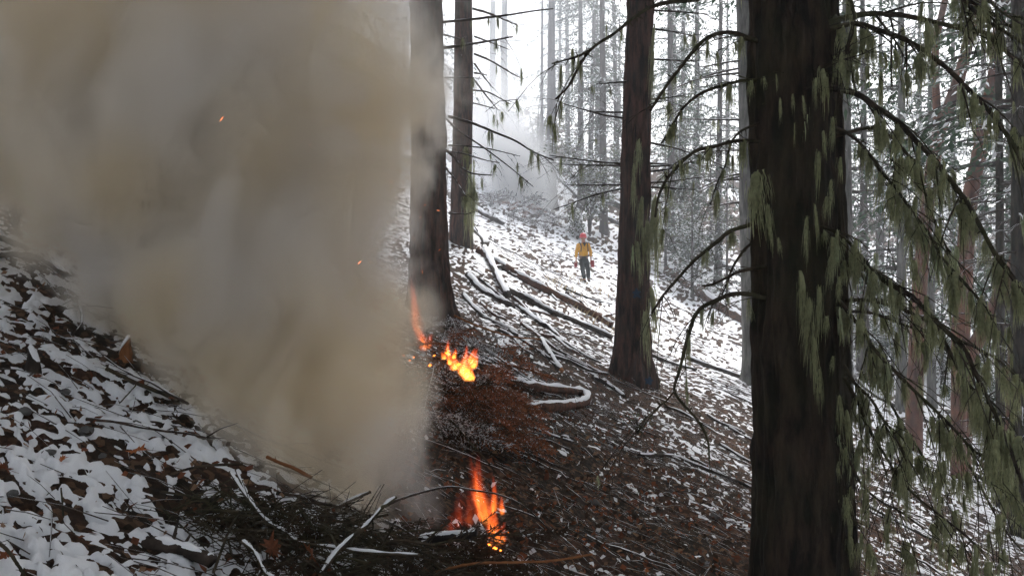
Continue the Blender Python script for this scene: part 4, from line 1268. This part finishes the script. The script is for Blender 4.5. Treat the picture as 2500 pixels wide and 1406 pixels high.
def emit_mat(name, col, s):
    m = bpy.data.materials.new(name)
    m.use_nodes = True
    nt = m.node_tree
    nt.nodes.remove(nt.nodes['Principled BSDF'])
    e = nt.nodes.new('ShaderNodeEmission')
    n = noise_node(nt, 30, 2, .5)
    c = ramp(nt, n, [(.35, tuple(x * .35 for x in col)), (.65, col)])
    nt.links.new(c, e.inputs['Color'])
    e.inputs['Strength'].default_value = s
    nt.links.new(e.outputs[0], nt.nodes['Material Output'].inputs['Surface'])
    return m
M['coal'] = emit_mat('coal', (1.0, .22, .03), 3.0)
M['spark'] = emit_mat('spark', (1.0, .22, .06), 2.2)

def flame_mat(name, strength, seed, hot=.5):
    m = bpy.data.materials.new(name)
    m.use_nodes = True
    nt = m.node_tree
    nt.nodes.remove(nt.nodes['Principled BSDF'])
    tc = nt.nodes.new('ShaderNodeTexCoord')
    sp = nt.nodes.new('ShaderNodeSeparateXYZ')
    nt.links.new(tc.outputs['Object'], sp.inputs[0])
    z = sp.outputs[2]
    mp = nt.nodes.new('ShaderNodeMapping')
    mp.inputs['Scale'].default_value = (4.2, 4.2, .9)
    mp.inputs['Location'].default_value = (seed * 1.7, seed * 2.3, seed * 3.1)
    nt.links.new(tc.outputs['Object'], mp.inputs['Vector'])
    nz = nt.nodes.new('ShaderNodeTexNoise')
    nz.inputs['Scale'].default_value = 1.0
    nz.inputs['Detail'].default_value = 3
    nz.inputs['Distortion'].default_value = .6
    nt.links.new(mp.outputs[0], nz.inputs['Vector'])
    # the tongue sways: its axis wanders sideways with height
    sway = math_node(nt, 'MULTIPLY', math_node(nt, 'SINE', math_node(nt, 'MULTIPLY_ADD', z, 5.0, seed * 1.3)), math_node(nt, 'MULTIPLY', z, .12))
    xx = math_node(nt, 'ADD', sp.outputs[0], sway)
    r = math_node(nt, 'SQRT', math_node(nt, 'ADD', math_node(nt, 'MULTIPLY', xx, xx), math_node(nt, 'MULTIPLY', sp.outputs[1], sp.outputs[1])))
    up = math_node(nt, 'SUBTRACT', 1.0, z, clamp=True)
    wz = math_node(nt, 'MULTIPLY', math_node(nt, 'POWER', up, .8), math_node(nt, 'MULTIPLY_ADD', math_node(nt, 'MULTIPLY', z, 5.0, clamp=True), .26, .14))
    e = math_node(nt, 'SUBTRACT', 1.0, math_node(nt, 'DIVIDE', r, math_node(nt, 'MAXIMUM', wz, .004)))
    nn = math_node(nt, 'MULTIPLY', math_node(nt, 'SUBTRACT', nz.outputs[0], .47), 3.2)
    e = math_node(nt, 'ADD', e, nn)
    edge = math_node(nt, 'MULTIPLY', math_node(nt, 'SUBTRACT', 1.0, math_node(nt, 'DIVIDE', r, .46), clamp=True), 3.0, clamp=True)
    e = math_node(nt, 'MULTIPLY', math_node(nt, 'MULTIPLY', e, 1.0, clamp=True), edge)
    foot = math_node(nt, 'MULTIPLY', z, 9.0, clamp=True)
    d = math_node(nt, 'MULTIPLY', math_node(nt, 'MULTIPLY', e, foot), math_node(nt, 'MULTIPLY', math_node(nt, 'POWER', up, .7), strength))
    t = math_node(nt, 'MULTIPLY', math_node(nt, 'MULTIPLY_ADD', e, .5, hot), math_node(nt, 'POWER', up, .8), clamp=True)
    c = ramp(nt, t, [(0, (.75, .04, .015)), (.3, (1, .10, .02)), (.6, (1, .22, .03)), (.9, (1, .46, .08))])
    em = nt.nodes.new('ShaderNodeEmission')
    nt.links.new(c, em.inputs['Color'])
    nt.links.new(d, em.inputs['Strength'])
    nt.links.new(em.outputs[0], nt.nodes['Material Output'].inputs['Volume'])
    m.cycles.volume_step_rate = .25
    return m
_fm = MB()
n, rows = 10, 6
V = []
for j in range(rows + 1):
    t = j / rows
    for k in range(n):
        th = 2 * math.pi * k / n
        rr = .46 * (1 - .45 * t * t)
        V.append((math.cos(th) * rr, math.sin(th) * rr, t))
_fm.add(V, [(j * n + k, j * n + (k + 1) % n, (j + 1) * n + (k + 1) % n, (j + 1) * n + k) for j in range(rows) for k in range(n)] + [tuple(reversed(range(n))), tuple(rows * n + k for k in range(n))])
def flame(label, px, py, d, tongues, strength, hot):
    """tongues: x offset px, y offset px, width px, height px, lean"""
    root = empty('flame', P(px, py, d))
    for i, (ox, oy, wpx, hpx, lean) in enumerate(tongues):
        w, h = wpx * d / FPX, hpx * d / FPX
        sd_ = px * .013 + i * 1.9
        me = _fm.mesh('tongue', [flame_mat('flame_tongue', strength * .12 / max(w, .02), sd_, hot)])
        link('tongue', me, root, loc=(ox * d / FPX, R.uniform(-.05, .05), -oy * d / FPX), rot=(0, lean, 0), scale=(w, w * .8, h))
    tag(root, label, 'flame')
flame('tall streaming orange flame on the near smoking pile', 1212, 1335, 3.95,
      [(0, 0, 52, 150, -.15), (-22, -50, 60, 190, -.22), (-40, -95, 46, 150, -.08), (-8, -70, 40, 110, .02), (10, 0, 34, 66, .15), (14, -70, 26, 60, -.1), (-30, -60, 40, 110, -.3), (-5, -25, 50, 120, -.1)], 15, .30)
flame('thin red flame rising beside the tall flame of the near pile', 1120, 1300, 4.1, [(0, 0, 60, 120, .02), (30, -10, 50, 130, -.05), (-20, 10, 36, 70, .1)], 3, .0)
flame('leaning orange flame between the smoke and the thick dark fir', 1040, 850, 6.7,
      [(0, 0, 40, 110, -.45), (-14, -30, 44, 150, -.22), (-25, -60, 34, 130, -.05), (8, 4, 28, 50, .1), (0, 8, 40, 70, -.3)], 13, .32)
flame('bright yellow fire in the heart of the heap with red needles', 1135, 925, 5.75,
      [(0, 0, 44, 56, .3), (-20, -20, 44, 50, -.4), (18, -22, 30, 62, .25), (-34, -34, 26, 36, -.3), (6, 8, 44, 50, 0), (20, 6, 24, 56, -.2), (-10, -6, 40, 88, .2), (10, -36, 22, 50, .4)], 44, .5)
flame('small flickering flame at the left shoulder of the red needle heap', 1096, 872, 6.0, [(0, 0, 26, 46, -.1), (10, 6, 22, 32, .2), (-10, 6, 20, 28, -.2)], 36, .5)

# glowing coals and sparks
mb = MB()
V = [(-1, 0, 0), (0, -.6, .1), (1, .1, 0), (.1, .7, .05), (.1, 0, .5), (0, 0, -.4)]
mb.add(V, [(0, 1, 4), (1, 2, 4), (2, 3, 4), (3, 0, 4), (1, 0, 5), (2, 1, 5), (3, 2, 5), (0, 3, 5)])
coal = mb.mesh('coal', [M['coal']], False)
for (x, y, d, s) in [(1208,1338,3.75,10),(1222,1343,3.72,6),(1195,1330,3.8,8),(1140,905,5.6,12),(1152,922,5.55,9),(1120,890,5.7,10),(1108,872,5.8,8),(1050,892,5.9,8),(1010,872,6,5),(985,868,6.1,4),(1000,880,6.1,4),(1060,868,6,5),(1240,1300,3.9,4),(1090,862,6,6),(1155,895,5.6,9)]:
    o = link('coal', coal, loc=P(x, y, d), rot=(R.uniform(-.4, .4), R.uniform(-.4, .4), R.uniform(0, 6)), scale=s * d / FPX)
    tag(o, 'glowing orange ember lying in a burning heap', 'ember', 'embers in the heaps')
spark = mb.mesh('spark', [M['spark']], False)
for (x, y, d, l, a) in [(541,291,3.6,11,-.9),(878,641,3.9,9,-.75),(757,355,3.8,4,.8),(1037,501,9,5,-.1),(1070,514,9,6,.2),(1026,531,9,4,-.5),(1073,610,9,5,-.6),(1031,664,8,6,1.4),(1092,1161,4,4,.3),(905,640,4.2,3,1.0),(955,445,5,5,1.0),(1010,580,8.5,3,.4)]:
    o = link('spark', spark, loc=P(x, y, d), rot=(0, a, 0), scale=(l * d / FPX * .8, l * d / FPX * .12, l * d / FPX * .18))
    tag(o, 'glowing orange spark flying in the smoky air', 'spark', 'sparks in the air')

# ------------------------------------------------------------------ person with helmet
def skin(name, verts, edges, mat, parent, sub=2):
    me = bpy.data.meshes.new(name)
    me.from_pydata([v[:3] for v in verts], edges, [])
    me.materials.append(mat)
    o = link(name, me, parent)
    o.modifiers.new('skin', 'SKIN')
    for i, v in enumerate(verts):
        me.skin_vertices[0].data[i].radius = (v[3], v[4] if len(v) > 4 else v[3])
    me.skin_vertices[0].data[0].use_root = True
    sm = o.modifiers.new('sub', 'SUBSURF')
    sm.levels = sub
    sm.render_levels = sub
    return o
M['shirt'] = flat_mat('shirt', (.55, .26, .015), (.70, .36, .03), 9, .9)
M['trousers'] = flat_mat('trousers', (.005, .012, .012), (.014, .026, .024), 9, .9)
M['helmet'] = flat_mat('helmet', (.42, .02, .03), (.55, .04, .05), 6, .4, .4)
M['skin'] = flat_mat('skin', (.38, .19, .13), (.45, .24, .17), 6, .6)
M['glove'] = flat_mat('glove', (.22, .07, .04), (.32, .12, .07), 9, .85)
M['boot'] = flat_mat('boot', (.012, .010, .010), (.03, .026, .024), 9, .6)
M['strap'] = flat_mat('strap', (.015, .015, .018), (.04, .04, .045), 9, .8)
M['can_red'] = flat_mat('can_red', (.20, .014, .02), (.28, .026, .03), 5, .45, .4)
M['brass'] = flat_mat('brass', (.3, .2, .1), (.45, .33, .2), 5, .4, .5)
M['eye'] = flat_mat('eye', (.02, .02, .02), (.03, .03, .03), 5, .3)

pg = G(1427, 690)
pers = empty('person', pg)
S_ = pg.y / 33.0 * 1.0
pers.scale = (S_, S_, S_)
pers.rotation_euler = (0, math.radians(-2), math.radians(14))
dzg = 0.0
def hand(vs, es, root, w, dirs, r=.011):
    """palm and five short finger chains growing from wrist vertex index"""
    pi = len(vs)
    vs.append((w[0], w[1], w[2], .036, .020)); es.append((root, pi))
    for k, (dx, dy, ln) in enumerate(dirs):
        a = len(vs)
        vs.append((w[0] + dx, w[1] + dy, w[2] - .045, r)); es.append((pi, a))
        vs.append((w[0] + dx * 1.1, w[1] + dy - .012, w[2] - .045 - ln * .5, r)); es.append((a, a + 1))
        vs.append((w[0] + dx * .9, w[1] + dy + .008, w[2] - .045 - ln, r * .8)); es.append((a + 1, a + 2))
FD = [(-.030, 0, .055), (-.010, 0, .065), (.010, 0, .062), (.028, 0, .048), (.0, -.045, .03)]
bv = [(0, 0, 1.00, .15, .11), (0, 0, 1.22, .15, .10), (0, .01, 1.42, .16, .10), (0, 0, 1.53, .065, .06), (0, -.012, 1.60, .062, .075), (0, -.015, 1.68, .078, .098), (0, -.005, 1.76, .07, .09),
      (-.19, .01, 1.45, .06), (-.28, .0, 1.17, .045), (-.33, -.06, .93, .032), (.19, .01, 1.45, .06), (.29, .02, 1.19, .045), (.27, -.05, .96, .032),
      (-.09, 0, .90, .09), (-.08, -.08, .47, .06), (.015, .03, .10, .042), (.015, -.11, .04, .035), (.10, 0, .90, .09), (.155, -.02, .46, .06), (.175, .03, .09, .042), (.18, -.11, .04, .035)]
be = [(0, 1), (1, 2), (2, 3), (3, 4), (4, 5), (5, 6), (2, 7), (7, 8), (8, 9), (2, 10), (10, 11), (11, 12), (0, 13), (13, 14), (14, 15), (15, 16), (0, 17), (17, 18), (18, 19), (19, 20)]
hand(bv, be, 9, (-.335, -.075, .86), FD)
hand(bv, be, 12, (.275, -.07, .89), FD)
skin('body', bv, be, M['skin'], pers, 2)
skin('shirt', [(0, 0, .99, .185, .135), (0, -.01, 1.10, .20, .15), (0, -.01, 1.26, .20, .145), (0, .01, 1.43, .19, .125), (0, .005, 1.51, .10, .085), (-.20, .01, 1.45, .085), (-.285, .0, 1.18, .07), (-.33, -.055, .95, .052),
               (.20, .01, 1.45, .085), (.295, .02, 1.19, .07), (.275, -.045, .985, .052)], [(0, 1), (1, 2), (2, 3), (3, 4), (3, 5), (5, 6), (6, 7), (3, 8), (8, 9), (9, 10)], M['shirt'], pers, 2)
skin('trousers', [(0, 0, 1.0, .175, .13), (0, 0, .90, .17, .13), (-.085, -.01, .78, .115, .12), (-.085, -.085, .47, .09, .095), (.01, .025, .14, .082, .085), (.10, 0, .78, .115, .12), (.155, -.025, .46, .09, .095), (.175, .025, .13, .082, .085)],
     [(0, 1), (1, 2), (2, 3), (3, 4), (1, 5), (5, 6), (6, 7)], M['trousers'], pers, 2)
for bx in (.015, .178):
    skin('boot', [(bx, .04, .20, .06, .065), (bx, .04, .07, .055, .07), (bx, -.06, .045, .05, .05), (bx, -.15, .04, .045, .038)], [(0, 1), (1, 2), (2, 3)], M['boot'], pers, 1)
# helmet: dome and full brim
mb = MB()
prof = [(.005, 1.905), (.05, 1.90), (.09, 1.875), (.118, 1.83), (.130, 1.77), (.132, 1.745), (.168, 1.732), (.170, 1.724), (.128, 1.736)]
n = 20
V = [(math.cos(2 * math.pi * k / n) * r, math.sin(2 * math.pi * k / n) * r * 1.12 - .01, z) for r, z in prof for k in range(n)]
mb.add(V, [(j * n + k, (j + 1) * n + k, (j + 1) * n + (k + 1) % n, j * n + (k + 1) % n) for j in range(len(prof) - 1) for k in range(n)])
hel = link('helmet', mb.mesh('helmet', [M['helmet']]), pers)
mb = MB()
mb.tube([(-.02, -.15, 1.75), (-.02, -.12, 1.84), (-.02, -.05, 1.905), (-.02, .05, 1.905), (-.02, .12, 1.84)], .014, n=6)
link('ridge', mb.mesh('ridge', [M['helmet']]), hel)
for sx in (-.032, .032):
    mb = MB(); mb.tube([(sx - .012, -.108, 1.69), (sx + .012, -.108, 1.69)], .008, n=6)
    link('eye', mb.mesh('eye', [M['eye']]), pers)
mb = MB(); mb.tube([(0, -.10, 1.69), (0, -.125, 1.655), (0, -.10, 1.645)], .010, .014, n=6)
link('nose', mb.mesh('nose', [M['skin']]), pers)
mb = MB(); mb.tube([(-.028, -.098, 1.605), (0, -.106, 1.602), (.028, -.098, 1.605)], .006, n=5)
link('mouth', mb.mesh('mouth', [M['glove']]), pers)
for sx in (-1, 1):
    mb = MB(); mb.tube([(sx * .078, 0, 1.70), (sx * .088, .005, 1.675), (sx * .078, .0, 1.645)], .014, n=6)
    link('ear', mb.mesh('ear', [M['skin']]), pers)
    mb = MB(); mb.tube(crom([(sx * .13, .14, 1.30), (sx * .15, .08, 1.52), (sx * .15, -.06, 1.52), (sx * .135, -.145, 1.38), (sx * .145, -.12, 1.18)], 5), .020, n=6)
    link('strap', mb.mesh('strap', [M['strap']]), pers)
mb = MB()
mb.tube([(math.cos(a) * .195, math.sin(a) * .155, .985 + .02 * math.cos(a)) for a in np.linspace(0, 2 * math.pi, 21)], .024, n=6, caps=False)
link('belt', mb.mesh('belt', [M['strap']]), pers)
skin('backpack', [(0, .18, 1.05, .14, .08), (0, .20, 1.22, .17, .10), (0, .18, 1.42, .13, .07)], [(0, 1), (1, 2)], M['strap'], pers, 1)
mb = MB()
mb.add([(-.075, -.155, 1.52), (0, -.165, 1.36), (.075, -.155, 1.52), (0, -.10, 1.55)], [(0, 1, 2, 3)])
link('undershirt', mb.mesh('undershirt', [M['strap']]), pers)
tag(pers, 'firefighter in yellow shirt, dark trousers and red brimmed helmet on the snowy slope', 'person')

def can(name, label, cx, cy_, ztop, w, h_, spout):
    root = empty(name, pg + Vector((cx, cy_, ztop - h_)) * S_)
    mb = MB()
    prof = [(.30, 0), (.48, .0), (.50, .04), (.50, .40), (.485, .42), (.50, .44), (.50, .84), (.44, .92), (.20, 1.0), (.02, 1.0)]
    n = 16
    V = [(math.cos(2 * math.pi * k / n) * r * w, math.sin(2 * math.pi * k / n) * r * w, z * h_) for r, z in prof for k in range(n)]
    mb.add(V, [(j * n + k, j * n + (k + 1) % n, (j + 1) * n + (k + 1) % n, (j + 1) * n + k) for j in range(len(prof) - 1) for k in range(n)])
    link('tank', mb.mesh('tank', [M['can_red']]), root)
    mb = MB()
    mb.tube(crom([(-w * .4, 0, h_ * .95), (-w * .3, 0, h_ * 1.22), (w * .3, 0, h_ * 1.22), (w * .4, 0, h_ * .95)], 4), .011, n=6)
    link('handle', mb.mesh('handle', [M['strap']]), root)
    if spout:
        mb = MB()
        mb.tube(crom([(0, -w * .2, h_), (0, -w * .5, h_ * 1.3), (.03, -w * 1.1, h_ * 1.25), (.05, -w * 1.5, h_ * 1.0)], 4), .013, .010, n=6)
        link('spout', mb.mesh('spout', [M['brass']]), root)
    root.scale = (S_,) * 3
    tag(root, label, 'fuel can' if not spout else 'drip torch')
can('fuel_can', 'tall red fuel can hanging from the left hand of the firefighter', .30, -.06, .86, .16, .28, False)
can('drip_torch', 'small red drip torch held in the right hand of the firefighter', -.34, -.07, .78, .13, .20, True)

# ------------------------------------------------------------------ smoke columns and haze
def curve_node(nt, src, pts, zlo, zhi, vlo, vhi):
    mr = nt.nodes.new('ShaderNodeMapRange')
    mr.inputs['From Min'].default_value = zlo
    mr.inputs['From Max'].default_value = zhi
    nt.links.new(src, mr.inputs['Value'])
    fc = nt.nodes.new('ShaderNodeFloatCurve')
    cu = fc.mapping.curves[0]
    q = [((z - zlo) / (zhi - zlo), (v - vlo) / (vhi - vlo)) for z, v in pts]
    cu.points[0].location = q[0]
    cu.points[1].location = q[-1]
    for p in q[1:-1]:
        cu.points.new(*p)
    fc.mapping.update()
    nt.links.new(mr.outputs[0], fc.inputs['Value'])
    return math_node(nt, 'MULTIPLY_ADD', fc.outputs[0], vhi - vlo, vlo)

def smoke_column(name, label, sec, dens_pts, nscale, colA, colB, grow=1.22, namp=.9, soft=.35, step=.2, thin=.05, aniso=.1, seed=0):
    """sec: (z, cx, cy, rx, ry) slices of the column; dens_pts: (z, density per metre)"""
    n = 28
    ss = []
    for i in range(len(sec) - 1):
        for k in range(3):
            t = k / 3
            ss.append([a + (b_ - a) * t for a, b_ in zip(sec[i], sec[i + 1])])
    ss.append(list(sec[-1]))
    V = [(cx + math.cos(2 * math.pi * k / n) * rx * grow, cy0 + math.sin(2 * math.pi * k / n) * ry * grow, z) for z, cx, cy0, rx, ry in ss for k in range(n)]
    F = [(j * n + k, j * n + (k + 1) % n, (j + 1) * n + (k + 1) % n, (j + 1) * n + k) for j in range(len(ss) - 1) for k in range(n)]
    F += [tuple(reversed(range(n))), tuple((len(ss) - 1) * n + k for k in range(n))]
    mb = MB(); mb.add(V, F)
    m = bpy.data.materials.new(name)
    m.use_nodes = True
    nt = m.node_tree
    nt.nodes.remove(nt.nodes['Principled BSDF'])
    tc = nt.nodes.new('ShaderNodeTexCoord')
    sp = nt.nodes.new('ShaderNodeSeparateXYZ')
    nt.links.new(tc.outputs['Object'], sp.inputs[0])
    zlo, zhi = sec[0][0], sec[-1][0]
    z = sp.outputs[2]
    cur = lambda i: curve_node(nt, z, [(s[0], s[i]) for s in sec], zlo, zhi, min(s[i] for s in sec) - .01, max(s[i] for s in sec) + .01)
    cx, cy0, rx, ry = cur(1), cur(2), cur(3), cur(4)
    dx = math_node(nt, 'DIVIDE', math_node(nt, 'SUBTRACT', sp.outputs[0], cx), rx)
    dy = math_node(nt, 'DIVIDE', math_node(nt, 'SUBTRACT', sp.outputs[1], cy0), ry)
    r = math_node(nt, 'SQRT', math_node(nt, 'ADD', math_node(nt, 'MULTIPLY', dx, dx), math_node(nt, 'MULTIPLY', dy, dy)))
    mp = nt.nodes.new('ShaderNodeMapping')
    mp.inputs['Scale'].default_value = (nscale, nscale, nscale * .75)
    mp.inputs['Rotation'].default_value = (0, -.35, 0)
    mp.inputs['Location'].default_value = (seed, seed, seed)
    nt.links.new(tc.outputs['Object'], mp.inputs['Vector'])
    nz = nt.nodes.new('ShaderNodeTexNoise')
    nz.inputs['Scale'].default_value = 1.0
    nz.inputs['Detail'].default_value = 4.0
    nz.inputs['Roughness'].default_value = .55
    nz.inputs['Distortion'].default_value = .4
    nt.links.new(mp.outputs[0], nz.inputs['Vector'])
    nn = math_node(nt, 'MULTIPLY', math_node(nt, 'SUBTRACT', nz.outputs[0], .5), namp)
    e = math_node(nt, 'ADD', r, nn)
    core = nt.nodes.new('ShaderNodeMapRange')
    core.interpolation_type = 'SMOOTHSTEP'
    core.inputs['From Min'].default_value = 1.0
    core.inputs['From Max'].default_value = 1.0 - soft
    nt.links.new(e, core.inputs['Value'])
    wisp = nt.nodes.new('ShaderNodeMapRange')
    wisp.interpolation_type = 'SMOOTHSTEP'
    wisp.inputs['From Min'].default_value = grow * .99
    wisp.inputs['From Max'].default_value = grow * .75
    nt.links.new(r, wisp.inputs['Value'])
    body = math_node(nt, 'MULTIPLY', math_node(nt, 'ADD', core.outputs[0], math_node(nt, 'MULTIPLY', math_node(nt, 'POWER', nz.outputs[0], 2.0), thin)), wisp.outputs[0])
    dn = curve_node(nt, z, dens_pts, zlo, zhi, 0, max(p[1] for p in dens_pts))
    dens = math_node(nt, 'MULTIPLY', body, dn)
    mp2 = nt.nodes.new('ShaderNodeMapping')
    mp2.inputs['Scale'].default_value = (nscale * .7, nscale * .7, nscale * .6)
    mp2.inputs['Location'].default_value = (seed + 5, 3, 9)
    nt.links.new(tc.outputs['Object'], mp2.inputs['Vector'])
    nc = nt.nodes.new('ShaderNodeTexNoise')
    nc.inputs['Scale'].default_value = 1.0
    nc.inputs['Detail'].default_value = 1.0
    nt.links.new(mp2.outputs[0], nc.inputs['Vector'])
    col = ramp(nt, nc.outputs[0], [(.36, colA), (.62, colB)])
    pv = nt.nodes.new('ShaderNodeVolumePrincipled')
    pv.inputs['Anisotropy'].default_value = aniso
    nt.links.new(col, pv.inputs['Color'])
    nt.links.new(dens, pv.inputs['Density'])
    nt.links.new(pv.outputs[0], nt.nodes['Material Output'].inputs['Volume'])
    m.cycles.volume_step_rate = step
    o = link(name, mb.mesh(name, [m]))
    tag(o, label, 'smoke', kind='stuff')
    return o
smoke_column('thick_smoke', 'thick tan smoke column leaning uphill from the near pile',
    [(-1.30, -.82, 3.80, .54, .38), (-.66, -1.04, 4.30, .64, .52), (0, -1.58, 4.9, 1.06, .68), (.57, -1.92, 5.2, 1.44, .85), (1.9, -2.57, 5.6, 2.26, 1.15), (4, -3.6, 6.0, 2.9, 1.5), (6.5, -4.3, 6.4, 3.6, 2.0)],
    [(-1.30, 1.5), (-1.0, 4.0), (-.5, 5.8), (.5, 5.2), (2, 2.7), (4, .8), (6.5, .0)], 2.2, (.993, .918, .78), (.998, .972, .94), namp=1.35, soft=.22, step=.18, aniso=.35)
smoke_column('white_smoke', 'white smoke drifting from the far brush heap',
    [(4.0, .6, 48, 1.6, 1.2), (5.6, .3, 48.5, 2.5, 1.8), (7.2, -.1, 49, 2.7, 2.2), (9.5, -1.2, 50, 3.0, 2.6), (13, -2.2, 52, 4.2, 3.4), (19, -3, 54, 6.0, 5.0)],
    [(4.0, .8), (5.0, 2.2), (7.2, 2.0), (9.0, .8), (13, .12), (19, .0)], .5, (.99, .99, .99), (.999, .999, .999), step=.15, thin=.35, seed=4, aniso=.6, namp=1.1, soft=.65)

smoke_column('drifting_smoke', 'thin blue smoke drifting among the far firs uphill of the person',
    [(0.5, -5, 44, 7, 8), (6, -4.5, 46, 10, 11), (14, -5, 48, 12, 13), (22, -6, 50, 13, 14)],
    [(0.5, .0), (5, .022), (14, .03), (22, .0)], .16, (.90, .94, 1.0), (.95, .97, 1.0), step=.5, thin=.4, seed=9, namp=1.2, soft=.6, aniso=.5)

hb = MB()
x0, x1, y0, y1, z0, z1 = -70, 75, -20, 110, -60, 52
V = [(x, y, z) for z in (z0, z1) for y in (y0, y1) for x in (x0, x1)]
hb.add(V, [(0, 2, 3, 1), (4, 5, 7, 6), (0, 1, 5, 4), (2, 6, 7, 3), (0, 4, 6, 2), (1, 3, 7, 5)])
m = bpy.data.materials.new('haze')
m.use_nodes = True
nt = m.node_tree
nt.nodes.remove(nt.nodes['Principled BSDF'])
pv = nt.nodes.new('ShaderNodeVolumePrincipled')
pv.inputs['Color'].default_value = (.92, .95, 1.0, 1)
pv.inputs['Density'].default_value = .0027
pv.inputs['Anisotropy'].default_value = .45
nt.links.new(pv.outputs[0], nt.nodes['Material Output'].inputs['Volume'])
hz = link('haze', hb.mesh('haze', [m], False))
tag(hz, 'thin pale smoke haze hanging in the forest air', 'haze', kind='stuff')
